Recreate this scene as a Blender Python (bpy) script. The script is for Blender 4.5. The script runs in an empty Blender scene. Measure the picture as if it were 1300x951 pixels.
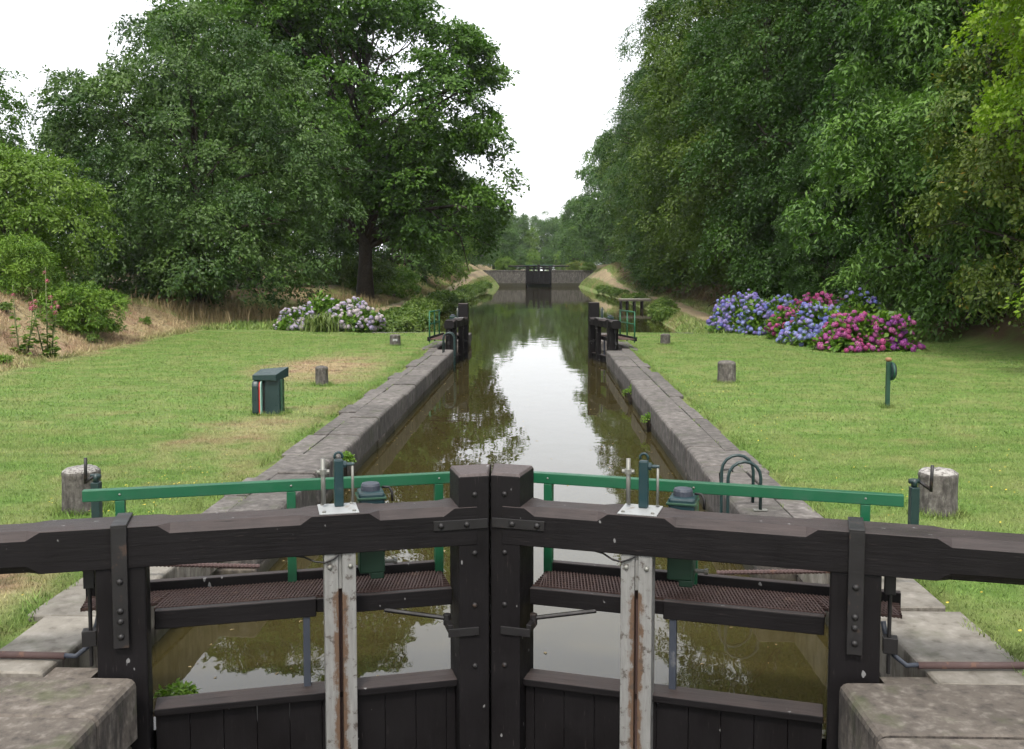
import bpy, bmesh, math, random
import numpy as np
from mathutils import Vector, Matrix

R = math.radians
scene = bpy.context.scene
COL = scene.collection

# ------------------------------------------------------------------ camera
cam_data = bpy.data.cameras.new('camera')
cam_data.sensor_width = 36.0
cam_data.sensor_fit = 'HORIZONTAL'
cam_data.lens = 35.0
cam_data.shift_y = -0.0346
cam_data.clip_end = 3000
cam_data.clip_start = 0.05
cam = bpy.data.objects.new('camera', cam_data)
COL.objects.link(cam)
cam.location = (0.33, 0.0, 2.45)
cam.rotation_euler = (R(90) - math.atan2(86.5, 1264), 0, math.atan2(36, 1264))
scene.camera = cam

# ------------------------------------------------------------------ overcast sky, sun, exposure
SUN_EL, SUN_AZ = 56.0, 188.0          # azimuth measured clockwise from +Y (the way the camera looks)
world = bpy.data.worlds.new('World')
scene.world = world
world.use_nodes = True
wn, wl = world.node_tree.nodes, world.node_tree.links
wn.clear()
w_out = wn.new('ShaderNodeOutputWorld')
w_bg = wn.new('ShaderNodeBackground')
w_bg.inputs['Strength'].default_value = 0.15
w_sky = wn.new('ShaderNodeTexSky')
w_sky.sky_type = 'NISHITA'
w_sky.sun_disc = False
w_sky.sun_elevation = R(SUN_EL)
w_sky.sun_rotation = R(SUN_AZ)
w_sky.air_density = 1.0
w_sky.dust_density = 4.0
w_mix = wn.new('ShaderNodeMix')        # closed cloud cover over the clear sky
w_mix.data_type = 'RGBA'
w_mix.inputs[0].default_value = 0.88
w_mix.inputs[7].default_value = (5.0, 5.05, 5.15, 1)
wl.new(w_sky.outputs[0], w_mix.inputs[6])
wl.new(w_mix.outputs[2], w_bg.inputs['Color'])
wl.new(w_bg.outputs[0], w_out.inputs['Surface'])

sun_data = bpy.data.lights.new('sun', 'SUN')
sun_data.energy = 1.5
sun_data.angle = R(11)
sun_data.color = (1.0, 0.95, 0.87)
sun = bpy.data.objects.new('sun', sun_data)
COL.objects.link(sun)
az, el = R(SUN_AZ), R(SUN_EL)
sdir = Vector((math.sin(az) * math.cos(el), math.cos(az) * math.cos(el), math.sin(el)))
sun.rotation_euler = sdir.to_track_quat('Z', 'Y').to_euler()
sun.location = (0, 0, 60)

vs = scene.view_settings
vs.view_transform = 'Standard'
vs.look = 'None'
vs.exposure = 1.22
vs.gamma = 1.0
vs.use_curve_mapping = False
scene.cycles.use_denoising = True
scene.cycles.use_adaptive_sampling = True
scene.cycles.adaptive_threshold = 0.03
scene.cycles.max_bounces = 4
scene.cycles.diffuse_bounces = 2
scene.cycles.glossy_bounces = 2
scene.cycles.transmission_bounces = 2
scene.cycles.transparent_max_bounces = 4
scene.cycles.volume_bounces = 0
scene.cycles.caustics_reflective = False
scene.cycles.caustics_refractive = False
scene.cycles.sample_clamp_indirect = 4.0

# ------------------------------------------------------------------ material helpers
def new_mat(name):
    m = bpy.data.materials.new(name)
    m.use_nodes = True
    nt = m.node_tree
    nt.nodes.clear()
    out = nt.nodes.new('ShaderNodeOutputMaterial')
    b = nt.nodes.new('ShaderNodeBsdfPrincipled')
    nt.links.new(b.outputs[0], out.inputs['Surface'])
    return m, nt, b, out

def lk(nt, a, b): nt.links.new(a, b)

def noise(nt, vec, scale, detail=4.0, rough=0.55):
    n = nt.nodes.new('ShaderNodeTexNoise')
    n.inputs['Scale'].default_value = scale
    n.inputs['Detail'].default_value = detail
    n.inputs['Roughness'].default_value = rough
    if vec is not None: lk(nt, vec, n.inputs['Vector'])
    return n.outputs['Fac']

def ramp(nt, fac, stops):
    r = nt.nodes.new('ShaderNodeValToRGB')
    els = r.color_ramp.elements
    while len(els) < len(stops): els.new(0.5)
    for e, (p, c) in zip(els, stops):
        e.position = p
        e.color = (c[0], c[1], c[2], 1) if isinstance(c, (tuple, list)) else (c, c, c, 1)
    lk(nt, fac, r.inputs['Fac'])
    return r.outputs['Color']

def mix(nt, fac, a, b, mode='MIX'):
    m = nt.nodes.new('ShaderNodeMix')
    m.data_type = 'RGBA'
    m.blend_type = mode
    for sock, val in ((m.inputs[0], fac), (m.inputs[6], a), (m.inputs[7], b)):
        if isinstance(val, (int, float)): sock.default_value = val
        elif isinstance(val, (tuple, list)): sock.default_value = (val[0], val[1], val[2], 1)
        else: lk(nt, val, sock)
    return m.outputs[2]

def maths(nt, op, a, b=None, clamp=False):
    m = nt.nodes.new('ShaderNodeMath')
    m.operation = op
    m.use_clamp = clamp
    for s, v in zip(m.inputs, (a, b)):
        if v is None: continue
        if isinstance(v, (int, float)): s.default_value = v
        else: lk(nt, v, s)
    return m.outputs[0]

def bump(nt, height, strength, dist, bsdf, normal_in='Normal'):
    b = nt.nodes.new('ShaderNodeBump')
    b.inputs['Strength'].default_value = strength
    b.inputs['Distance'].default_value = dist
    lk(nt, height, b.inputs['Height'])
    lk(nt, b.outputs[0], bsdf.inputs[normal_in])

def coords(nt, kind='Object', scale=None, world=False):
    if world:
        g = nt.nodes.new('ShaderNodeNewGeometry')
        v = g.outputs['Position']
    else:
        t = nt.nodes.new('ShaderNodeTexCoord')
        v = t.outputs[kind]
    if scale:
        mp = nt.nodes.new('ShaderNodeMapping')
        mp.inputs['Scale'].default_value = scale
        lk(nt, v, mp.inputs['Vector'])
        v = mp.outputs[0]
    return v

def obj_random(nt):
    return nt.nodes.new('ShaderNodeObjectInfo').outputs['Random']

def up_facing(nt):
    g = nt.nodes.new('ShaderNodeNewGeometry')
    s = nt.nodes.new('ShaderNodeSeparateXYZ')
    lk(nt, g.outputs['True Normal'], s.inputs[0])
    return s.outputs['Z']

def attr(nt, name):
    a = nt.nodes.new('ShaderNodeAttribute')
    a.attribute_name = name
    return a

def tarred_wood(name, side, worn, axis=0, top_wear=0.9):
    m, nt, b, out = new_mat(name)
    sc = [7.0, 7.0, 7.0]; sc[axis] = 0.55
    v = coords(nt, scale=sc)
    grain = noise(nt, v, 6.0, 6.0, 0.65)
    blot = noise(nt, coords(nt), 3.0, 5.0, 0.6)
    chips = noise(nt, coords(nt, scale=[s * 1.6 for s in sc]), 9.0, 3.0)
    up = maths(nt, 'GREATER_THAN', up_facing(nt), 0.45)
    wearf = maths(nt, 'MULTIPLY', up, ramp(nt, blot, [(0.25, 0.35), (0.62, top_wear)]))
    scratch = ramp(nt, chips, [(0.66, 0.0), (0.74, 0.4)])
    wearf = maths(nt, 'MAXIMUM', wearf, scratch)
    wcol = mix(nt, grain, tuple(c * 0.45 for c in worn), tuple(c * 1.45 for c in worn))
    scol = mix(nt, blot, tuple(c * 0.65 for c in side), tuple(c * 1.5 for c in side))
    cc = mix(nt, wearf, scol, wcol)
    spots = noise(nt, coords(nt, scale=(1, 1, 0.6)), 17.0, 2.0, 0.4)
    cc = mix(nt, ramp(nt, spots, [(0.735, 0.0), (0.75, 0.6)]), cc, (0.30, 0.30, 0.30))
    cc = mix(nt, ramp(nt, grain, [(0.30, 0.75), (0.36, 0.0)]), cc, (0.004, 0.0035, 0.0035))
    lk(nt, cc, b.inputs['Base Color'])
    b.inputs['Specular IOR Level'].default_value = 0.22
    lk(nt, ramp(nt, blot, [(0.3, 0.42), (0.7, 0.72)]), b.inputs['Roughness'])
    bump(nt, grain, 0.55, 0.006, b)
    return m

def stone_mat(name, base, light, dark, scale=1.0, moss=0.0, lichen=0.0, band=None):
    m, nt, b, out = new_mat(name)
    v = coords(nt, world=True)
    n1 = noise(nt, v, 1.3 * scale, 6.0, 0.62)
    n2 = noise(nt, v, 9.0 * scale, 6.0, 0.62)
    n3 = noise(nt, coords(nt, world=True, scale=(5, 5, 1.1)), 2.2 * scale, 5.0, 0.7)
    rnd = obj_random(nt)
    col = mix(nt, ramp(nt, n1, [(0.3, 0.0), (0.7, 1.0)]), base, tuple(c * 0.62 for c in base))
    col = mix(nt, ramp(nt, n2, [(0.52, 0.0), (0.70, 0.5)]), col, light)
    col = mix(nt, ramp(nt, n2, [(0.30, 0.8), (0.47, 0.0)]), col, dark)
    side = maths(nt, 'LESS_THAN', up_facing(nt), 0.5)
    streak = maths(nt, 'MULTIPLY', side, ramp(nt, n3, [(0.45, 0.0), (0.62, 0.85)]))
    col = mix(nt, streak, col, dark)
    if lichen:
        li = maths(nt, 'MULTIPLY', maths(nt, 'GREATER_THAN', up_facing(nt), 0.35), ramp(nt, noise(nt, v, 22.0, 5.0, 0.7), [(0.42, 0.0), (0.52, lichen)]))
        col = mix(nt, li, col, (0.52, 0.50, 0.47))
    if moss:
        mo = noise(nt, v, 2.6, 5.0, 0.6)
        col = mix(nt, ramp(nt, mo, [(0.56, 0.0), (0.68, moss)]), col, (0.05, 0.065, 0.02))
    if band is not None:
        sz = nt.nodes.new('ShaderNodeSeparateXYZ'); lk(nt, v, sz.inputs[0])
        lvl = maths(nt, 'ADD', maths(nt, 'MULTIPLY', maths(nt, 'SUBTRACT', sz.outputs[2], band), 6.0), maths(nt, 'MULTIPLY', n3, 0.9))
        col = mix(nt, ramp(nt, maths(nt, 'ADD', lvl, 0.1), [(0.35, 0.9), (0.75, 0.0)]), col, (0.030, 0.028, 0.012))
    hs = nt.nodes.new('ShaderNodeHueSaturation')
    lk(nt, col, hs.inputs['Color'])
    lk(nt, maths(nt, 'ADD', maths(nt, 'MULTIPLY', rnd, 0.4), 0.8), hs.inputs['Value'])
    lk(nt, hs.outputs[0], b.inputs['Base Color'])
    b.inputs['Roughness'].default_value = 0.9
    h = maths(nt, 'ADD', maths(nt, 'MULTIPLY', n2, 0.5), n1)
    bump(nt, h, 0.9, 0.02, b)
    return m

def paint_mat(name, col, rough=0.4, wear=(0.05, 0.03, 0.02), wear_amt=0.0, metallic=0.0, wlo=0.6):
    m, nt, b, out = new_mat(name)
    v = coords(nt)
    n = noise(nt, v, 9.0, 6.0, 0.65)
    n2 = noise(nt, v, 2.5, 4.0)
    c = mix(nt, n2, tuple(x * 0.78 for x in col), tuple(min(1, x * 1.2) for x in col))
    if wear_amt: c = mix(nt, ramp(nt, n, [(wlo, 0.0), (wlo + 0.06, wear_amt)]), c, wear)
    lk(nt, c, b.inputs['Base Color'])
    lk(nt, ramp(nt, n, [(0.3, max(0.0, rough - 0.1)), (0.7, min(1, rough + 0.2))]), b.inputs['Roughness'])
    b.inputs['Metallic'].default_value = metallic
    bump(nt, n, 0.15, 0.004, b)
    return m

def leaf_mat(name, a, b_, trans=0.3, rough=0.5, third=None):
    m, nt, b, out = new_mat(name)
    at = attr(nt, 'rnd')
    stops = [(0.0, a), (1.0, b_)] if third is None else [(0.0, a), (0.78, b_), (0.93, b_), (1.0, third)]
    c = ramp(nt, at.outputs['Fac'], stops)
    lk(nt, c, b.inputs['Base Color'])
    b.inputs['Roughness'].default_value = rough
    b.inputs['Specular IOR Level'].default_value = 0.28
    t = nt.nodes.new('ShaderNodeBsdfTranslucent')
    tc = mix(nt, 1.0, c, (1.0, 1.25, 0.5), 'MULTIPLY')
    lk(nt, tc, t.inputs['Color'])
    ms = nt.nodes.new('ShaderNodeMixShader')
    ms.inputs[0].default_value = trans
    lk(nt, b.outputs[0], ms.inputs[1]); lk(nt, t.outputs[0], ms.inputs[2])
    lk(nt, ms.outputs[0], out.inputs['Surface'])
    return m

def ground_group():
    """colour of the turf, straw, dirt and leaf litter, laid out by position and by the masks in the 'mask' attribute"""
    def nodes(nt, msk):
        v = coords(nt, world=True)
        sep = nt.nodes.new('ShaderNodeSeparateColor')
        lk(nt, msk, sep.inputs[0])
        big = noise(nt, v, 0.22, 5.0, 0.6)
        mid = noise(nt, v, 1.1, 5.0, 0.65)
        fine = noise(nt, v, 9.0, 6.0, 0.7)
        hair = noise(nt, v, 60.0, 3.0, 0.7)
        g = mix(nt, ramp(nt, fine, [(0.3, 0.0), (0.7, 1.0)]), (0.084, 0.158, 0.030), (0.155, 0.236, 0.056))
        g = mix(nt, ramp(nt, mid, [(0.42, 0.0), (0.68, 0.8)]), g, (0.215, 0.228, 0.085))
        strk = noise(nt, coords(nt, world=True, scale=(0.35, 1.6, 1)), 1.6, 4.0, 0.6)
        g = mix(nt, ramp(nt, strk, [(0.48, 0.0), (0.70, 0.55)]), g, (0.075, 0.130, 0.024))
        drymask = maths(nt, 'ADD', maths(nt, 'MULTIPLY', sep.outputs[0], 0.62), maths(nt, 'MULTIPLY', big, 0.55))
        drymask = maths(nt, 'ADD', drymask, maths(nt, 'MULTIPLY', mid, 0.35))
        straw = mix(nt, ramp(nt, fine, [(0.3, 0.0), (0.7, 1.0)]), (0.22, 0.165, 0.085), (0.42, 0.34, 0.20))
        straw = mix(nt, ramp(nt, mid, [(0.48, 0.0), (0.62, 0.8)]), straw, (0.235, 0.145, 0.098))
        straw = mix(nt, ramp(nt, noise(nt, v, 2.7, 4.0, 0.6), [(0.56, 0.0), (0.66, 0.75)]), straw, (0.085, 0.062, 0.036))
        straw = mix(nt, ramp(nt, noise(nt, v, 1.9, 5.0, 0.7), [(0.58, 0.0), (0.68, 0.7)]), straw, (0.12, 0.15, 0.045))
        c = mix(nt, ramp(nt, drymask, [(0.54, 0.0), (0.80, 1.0)]), g, straw)
        dirt = mix(nt, fine, (0.17, 0.13, 0.08), (0.36, 0.29, 0.19))
        c = mix(nt, maths(nt, 'MULTIPLY', sep.outputs[1], ramp(nt, mid, [(0.35, 0.35), (0.6, 1.0)])), c, dirt)
        lit = mix(nt, fine, (0.055, 0.038, 0.022), (0.15, 0.10, 0.055))
        c = mix(nt, maths(nt, 'MULTIPLY', sep.outputs[2], ramp(nt, mid, [(0.3, 0.5), (0.55, 1.0)])), c, lit)
        c = mix(nt, 0.25, c, mix(nt, hair, (0.25, 0.25, 0.25), (1.0, 1.0, 1.0)), 'OVERLAY')
        return c, fine, hair
    return nodes

ground_nodes = ground_group()
def ground_material(name, blade=False):
    m, nt, b, out = new_mat(name)
    a = attr(nt, 'mask')
    c, fine, hair = ground_nodes(nt, a.outputs['Color'])
    if blade:
        r = attr(nt, 'rnd')
        hs = nt.nodes.new('ShaderNodeHueSaturation')
        lk(nt, c, hs.inputs['Color'])
        lk(nt, maths(nt, 'ADD', maths(nt, 'MULTIPLY', r.outputs['Fac'], 0.9), 0.65), hs.inputs['Value'])
        c = hs.outputs[0]
    lk(nt, c, b.inputs['Base Color'])
    b.inputs['Roughness'].default_value = 0.85 if not blade else 0.6
    b.inputs['Specular IOR Level'].default_value = 0.2
    if not blade:
        bump(nt, maths(nt, 'ADD', fine, hair), 0.8, 0.04, b)
    return m

M = {}
M['wood'] = tarred_wood('tarred wood', (0.0058, 0.0048, 0.0054), (0.058, 0.046, 0.044), 0)
M['wood_post'] = tarred_wood('tarred post wood', (0.0058, 0.0048, 0.0054), (0.100, 0.082, 0.080), 2)
M['wood_grey'] = tarred_wood('weathered wood', (0.16, 0.14, 0.12), (0.36, 0.32, 0.28), 0)
M['deck'] = tarred_wood('pale weathered decking', (0.26, 0.235, 0.20), (0.42, 0.39, 0.35), 1)
M['iron'] = paint_mat('blackened iron', (0.0085, 0.0075, 0.008), 0.5, (0.07, 0.04, 0.025), 0.5)
M['rust_iron'] = paint_mat('rusted iron', (0.075, 0.045, 0.042), 0.7, (0.16, 0.09, 0.06), 0.6)
M['grate'] = paint_mat('rusty grating steel', (0.105, 0.062, 0.052), 0.75, (0.20, 0.13, 0.10), 0.7)
M['green'] = paint_mat('green gloss paint', (0.007, 0.088, 0.038), 0.4, (0.03, 0.08, 0.05), 0.35, 0.0, 0.62)
M['teal'] = paint_mat('dark teal paint', (0.008, 0.030, 0.036), 0.35, (0.10, 0.10, 0.09), 0.3)
M['dkgreen'] = paint_mat('dark green paint', (0.012, 0.050, 0.028), 0.45, (0.10, 0.12, 0.05), 0.35)
M['teal2'] = paint_mat('bottle green panel paint', (0.014, 0.034, 0.034), 0.32)
def paddle_mat():
    m, nt, b, out = new_mat('peeling white paint')
    v = coords(nt)
    sx = nt.nodes.new('ShaderNodeSeparateXYZ'); lk(nt, v, sx.inputs[0])
    n = noise(nt, v, 13.0, 6.0, 0.7)
    st = noise(nt, coords(nt, scale=(9, 9, 1.2)), 4.0, 5.0, 0.65)
    base = mix(nt, st, (0.10, 0.098, 0.092), (0.30, 0.30, 0.29))
    d = maths(nt, 'ABSOLUTE', maths(nt, 'SUBTRACT', sx.outputs[0], 1.315))
    near = maths(nt, 'SUBTRACT', 1.0, maths(nt, 'MULTIPLY', d, 11.5), True)
    low = ramp(nt, sx.outputs[2], [(0.38, 1.0), (0.48, 0.0)])
    rf = maths(nt, 'MULTIPLY', maths(nt, 'MULTIPLY', near, low), maths(nt, 'ADD', maths(nt, 'MULTIPLY', st, 1.2), maths(nt, 'SUBTRACT', maths(nt, 'MULTIPLY', n, 1.6), 0.7)))
    col = mix(nt, ramp(nt, rf, [(0.30, 0.0), (0.46, 0.95)]), base, mix(nt, n, (0.028, 0.018, 0.014), (0.16, 0.085, 0.04)))
    col = mix(nt, ramp(nt, n, [(0.56, 0.0), (0.63, 0.85)]), col, (0.055, 0.042, 0.033))
    lk(nt, col, b.inputs['Base Color']); b.inputs['Roughness'].default_value = 0.65
    bump(nt, n, 0.3, 0.005, b)
    return m
M['white'] = paddle_mat()
M['plate'] = paint_mat('pale painted steel plate', (0.30, 0.31, 0.31), 0.4, (0.16, 0.12, 0.09), 0.6, 0.0, 0.56)
M['galv'] = paint_mat('galvanised steel', (0.22, 0.22, 0.20), 0.5, (0.2, 0.15, 0.1), 0.5, 0.6)
M['strut'] = paint_mat('blue grey strut paint', (0.035, 0.042, 0.058), 0.5, (0.16, 0.16, 0.16), 0.5)
M['red'] = paint_mat('red plastic', (0.48, 0.02, 0.02), 0.4)
M['orange'] = paint_mat('orange brown knob', (0.24, 0.125, 0.06), 0.5)
M['mint'] = paint_mat('pale green trim', (0.22, 0.42, 0.34), 0.45)
M['stone'] = stone_mat('coping granite', (0.125, 0.112, 0.102), (0.26, 0.243, 0.225), (0.030, 0.026, 0.025), 1.0, 0.35)
M['stone_face'] = stone_mat('stained wall granite', (0.120, 0.102, 0.085), (0.27, 0.245, 0.215), (0.028, 0.024, 0.022), 1.4, 0.5, 0.0, -0.41)
M['bollard'] = stone_mat('lichened bollard granite', (0.120, 0.108, 0.095), (0.26, 0.25, 0.23), (0.035, 0.030, 0.028), 2.0)
M['bollard_l'] = stone_mat('white lichened granite', (0.130, 0.118, 0.105), (0.26, 0.25, 0.23), (0.035, 0.030, 0.028), 2.0, 0.0, 0.5)
M['slab'] = stone_mat('pale quay stone', (0.25, 0.23, 0.195), (0.37, 0.345, 0.31), (0.085, 0.072, 0.058), 0.8, 0.3)
M['far_stone'] = stone_mat('dark mossy lock stone', (0.125, 0.115, 0.105), (0.34, 0.32, 0.30), (0.03, 0.027, 0.025), 0.55, 0.35, 0.0, 0.15)
M['bark'] = stone_mat('bark', (0.060, 0.045, 0.034), (0.11, 0.095, 0.075), (0.018, 0.014, 0.011), 2.5)
M['stem'] = paint_mat('stem', (0.16, 0.18, 0.08), 0.7)
M['ground'] = ground_material('ground')
M['blade'] = ground_material('turf blade', True)
M['leaf_oak'] = leaf_mat('oak leaf', (0.041, 0.100, 0.015), (0.105, 0.203, 0.028))
M['leaf_willow'] = leaf_mat('sallow leaf', (0.034, 0.077, 0.020), (0.093, 0.160, 0.038), 0.25, 0.45)
M['leaf_beech'] = leaf_mat('beech leaf', (0.026, 0.068, 0.013), (0.068, 0.135, 0.025), 0.3, 0.42)
M['leaf_beech2'] = leaf_mat('yellowing beech leaf', (0.049, 0.095, 0.013), (0.106, 0.163, 0.023), 0.3, 0.45)
M['leaf_chest'] = leaf_mat('chestnut leaf', (0.054, 0.123, 0.023), (0.142, 0.249, 0.050), 0.25, 0.38)
M['leaf_brown'] = leaf_mat('browning leaf', (0.079, 0.126, 0.021), (0.165, 0.215, 0.042), 0.25, 0.45, (0.322, 0.230, 0.047))
M['leaf_lime'] = leaf_mat('lime green leaf', (0.122, 0.215, 0.017), (0.250, 0.359, 0.030), 0.4, 0.5)
M['leaf_light'] = leaf_mat('light green leaf', (0.089, 0.166, 0.023), (0.177, 0.271, 0.050), 0.35, 0.5)
M['leaf_fresh'] = leaf_mat('fresh shrub leaf', (0.079, 0.172, 0.017), (0.170, 0.275, 0.037), 0.35, 0.5)
M['leaf_far'] = leaf_mat('far wood leaf', (0.043, 0.099, 0.024), (0.105, 0.181, 0.046), 0.3, 0.6)
M['leaf_bank'] = leaf_mat('bank herb leaf', (0.062, 0.119, 0.021), (0.168, 0.237, 0.057), 0.3, 0.5)
M['leaf_hyd'] = leaf_mat('hydrangea leaf', (0.052, 0.124, 0.014), (0.145, 0.248, 0.031), 0.25, 0.4)
M['leaf_jun'] = leaf_mat('juniper needle', (0.057, 0.128, 0.014), (0.158, 0.262, 0.028), 0.15, 0.5)
M['straw'] = leaf_mat('dry stalk', (0.17, 0.12, 0.06), (0.36, 0.28, 0.16), 0.2, 0.7)
M['strap'] = leaf_mat('strap leaf', (0.070, 0.120, 0.028), (0.190, 0.235, 0.070), 0.25, 0.4)

def petal_mat(name, a, b_):
    m, nt, b, out = new_mat(name)
    rnd = obj_random(nt)
    n = noise(nt, coords(nt), 26.0, 3.0)
    c = mix(nt, rnd, a, b_)
    c = mix(nt, ramp(nt, n, [(0.40, 0.0), (0.62, 1.0)]), mix(nt, 0.65, c, (0.0, 0.0, 0.0)), c)
    lk(nt, c, b.inputs['Base Color'])
    b.inputs['Roughness'].default_value = 0.7
    return m
M['pet_violet'] = petal_mat('violet petals', (0.20, 0.15, 0.52), (0.42, 0.36, 0.70))
M['pet_blue'] = petal_mat('blue petals', (0.17, 0.19, 0.62), (0.36, 0.40, 0.76))
M['pet_crim'] = petal_mat('crimson petals', (0.36, 0.03, 0.16), (0.56, 0.09, 0.28))
M['pet_mag'] = petal_mat('magenta petals', (0.38, 0.05, 0.30), (0.52, 0.13, 0.33))
M['pet_purp'] = petal_mat('purple petals', (0.26, 0.06, 0.36), (0.50, 0.08, 0.36))
M['pet_mauve'] = petal_mat('faded mauve petals', (0.55, 0.46, 0.57), (0.64, 0.57, 0.55))
M['pet_lilac'] = petal_mat('pale lilac petals', (0.44, 0.38, 0.60), (0.56, 0.50, 0.64))
M['pet_pink'] = petal_mat('pink petals', (0.60, 0.05, 0.20), (0.72, 0.16, 0.30))
M['pet_yellow'] = petal_mat('yellow petals', (0.70, 0.52, 0.03), (0.78, 0.62, 0.08))

def water_mat():
    m, nt, b, out = new_mat('murky canal water')
    v = coords(nt, world=True)
    n = noise(nt, coords(nt, world=True, scale=(0.8, 0.55, 1)), 2.2, 3.0, 0.5)
    n2 = noise(nt, coords(nt, world=True, scale=(1, 0.35, 1)), 0.5, 2.0)
    n3 = noise(nt, v, 0.13, 3.0)
    c = mix(nt, n3, (0.034, 0.028, 0.010), (0.048, 0.039, 0.014))
    lk(nt, c, b.inputs['Base Color'])
    b.inputs['Roughness'].default_value = 0.015
    b.inputs['IOR'].default_value = 1.45
    h = maths(nt, 'ADD', maths(nt, 'MULTIPLY', n, 0.5), maths(nt, 'MULTIPLY', n2, 1.3))
    bump(nt, h, 0.11, 0.05, b)
    return m
M['water'] = water_mat()

# ------------------------------------------------------------------ mesh helpers
def set_props(o, label=None, cat=None, group=None, kind=None):
    if label: o['label'] = label
    if cat: o['category'] = cat
    if group: o['group'] = group
    if kind: o['kind'] = kind
    return o

def empty(name, loc=(0, 0, 0), rz=0.0, **kw):
    o = bpy.data.objects.new(name, None)
    o.empty_display_size = 0.2
    COL.objects.link(o)
    o.location = loc
    o.rotation_euler = (0, 0, rz)
    return set_props(o, **kw)

def link_mesh(name, me, mat, parent=None, loc=None):
    o = bpy.data.objects.new(name, me)
    COL.objects.link(o)
    if mat is not None and not me.materials: me.materials.append(mat)
    if parent is not None: o.parent = parent
    if loc is not None: o.location = loc
    return o

class MB:
    def __init__(s): s.v = []; s.f = []
    def add(s, vs_, fs):
        k = len(s.v)
        s.v += [tuple(p) for p in vs_]
        s.f += [tuple(i + k for i in q) for q in fs]
        return s
    def box(s, x0, x1, y0, y1, z0, z1):
        return s.add([(x0, y0, z0), (x1, y0, z0), (x1, y1, z0), (x0, y1, z0), (x0, y0, z1), (x1, y0, z1), (x1, y1, z1), (x0, y1, z1)],
                     [(0, 3, 2, 1), (4, 5, 6, 7), (0, 1, 5, 4), (1, 2, 6, 5), (2, 3, 7, 6), (3, 0, 4, 7)])
    def loft(s, rings):
        n = len(rings[0]); vs_ = [p for r in rings for p in r]; fs = []
        for i in range(len(rings) - 1):
            for j in range(n):
                a, b = i * n + j, i * n + (j + 1) % n
                fs.append((a, b, b + n, a + n))
        fs.append(tuple(range(n - 1, -1, -1)))
        fs.append(tuple(range((len(rings) - 1) * n, len(rings) * n)))
        return s.add(vs_, fs)
    def tube(s, pts, rad, sides=8):
        pts = [Vector(p) for p in pts]
        if not hasattr(rad, '__len__'): rad = [rad] * len(pts)
        rings = []; ref = None
        for i, p in enumerate(pts):
            d = (pts[min(i + 1, len(pts) - 1)] - pts[max(i - 1, 0)]).normalized()
            if ref is None: ref = Vector((0, 0, 1)) if abs(d.z) < 0.9 else Vector((1, 0, 0))
            u = d.cross(ref)
            if u.length < 1e-4: u = d.orthogonal()
            u.normalize(); w = u.cross(d).normalized(); ref = w
            rings.append([p + (u * math.cos(2 * math.pi * k / sides) + w * math.sin(2 * math.pi * k / sides)) * rad[i] for k in range(sides)])
        return s.loft(rings)
    def lathe(s, prof, c=(0, 0, 0), sides=20, axis=2):
        rings = []
        for r, h in prof:
            ring = []
            for k in range(sides):
                a = 2 * math.pi * k / sides
                p = [r * math.cos(a), r * math.sin(a), h]
                if axis == 0: p = [h, r * math.cos(a), r * math.sin(a)]
                if axis == 1: p = [r * math.cos(a), h, r * math.sin(a)]
                ring.append((p[0] + c[0], p[1] + c[1], p[2] + c[2]))
            rings.append(ring)
        return s.loft(rings)
    def dome(s, c, r, axis=1, sign=-1, sides=10, squash=0.8):
        prof = [(r * math.cos(a), sign * squash * r * math.sin(a)) for a in (0, 0.4, 0.8, 1.2, 1.5)]
        return s.lathe(prof, c, sides, axis)
    def mirror_y(s):
        s.v = [(x, -y, z) for x, y, z in s.v]; return s
    def mesh(s, name, smooth=False):
        me = bpy.data.meshes.new(name)
        me.from_pydata(s.v, [], s.f)
        bm = bmesh.new(); bm.from_mesh(me)
        bmesh.ops.recalc_face_normals(bm, faces=bm.faces)
        bm.to_mesh(me); bm.free()
        if smooth: me.polygons.foreach_set('use_smooth', [True] * len(me.polygons))
        me.update()
        return me
    def build(s, name, mat, parent=None, bevel=0.0, smooth=False, loc=None, sub=0):
        o = link_mesh(name, s.mesh(name, smooth), mat, parent, loc)
        if bevel:
            b = o.modifiers.new('bevel', 'BEVEL'); b.width = bevel; b.segments = 2; b.limit_method = 'ANGLE'
        return o

def quads_mesh(name, V, Q, rnd=None, mask=None, mat=None, smooth=False):
    """V (n,3), Q (m,k) -> mesh with optional per-point 'rnd' and 'mask'"""
    me = bpy.data.meshes.new(name)
    n, (m_, k) = len(V), Q.shape
    me.vertices.add(n); me.vertices.foreach_set('co', np.ascontiguousarray(V, dtype=np.float32).ravel())
    me.loops.add(m_ * k); me.loops.foreach_set('vertex_index', np.ascontiguousarray(Q, dtype=np.int32).ravel())
    me.polygons.add(m_)
    me.polygons.foreach_set('loop_start', np.arange(0, m_ * k, k, dtype=np.int32))
    me.polygons.foreach_set('loop_total', np.full(m_, k, dtype=np.int32))
    if smooth: me.polygons.foreach_set('use_smooth', np.ones(m_, dtype=bool))
    me.update(calc_edges=True)
    if rnd is not None:
        a = me.attributes.new('rnd', 'FLOAT', 'POINT'); a.data.foreach_set('value', np.asarray(rnd, dtype=np.float32))
    if mask is not None:
        a = me.attributes.new('mask', 'FLOAT_COLOR', 'POINT')
        c = np.ones((n, 4), dtype=np.float32); c[:, :3] = mask
        a.data.foreach_set('color', c.ravel())
    if mat is not None: me.materials.append(mat)
    return me

def unit(a): return a / np.maximum(np.linalg.norm(a, axis=-1, keepdims=True), 1e-9)

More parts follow.
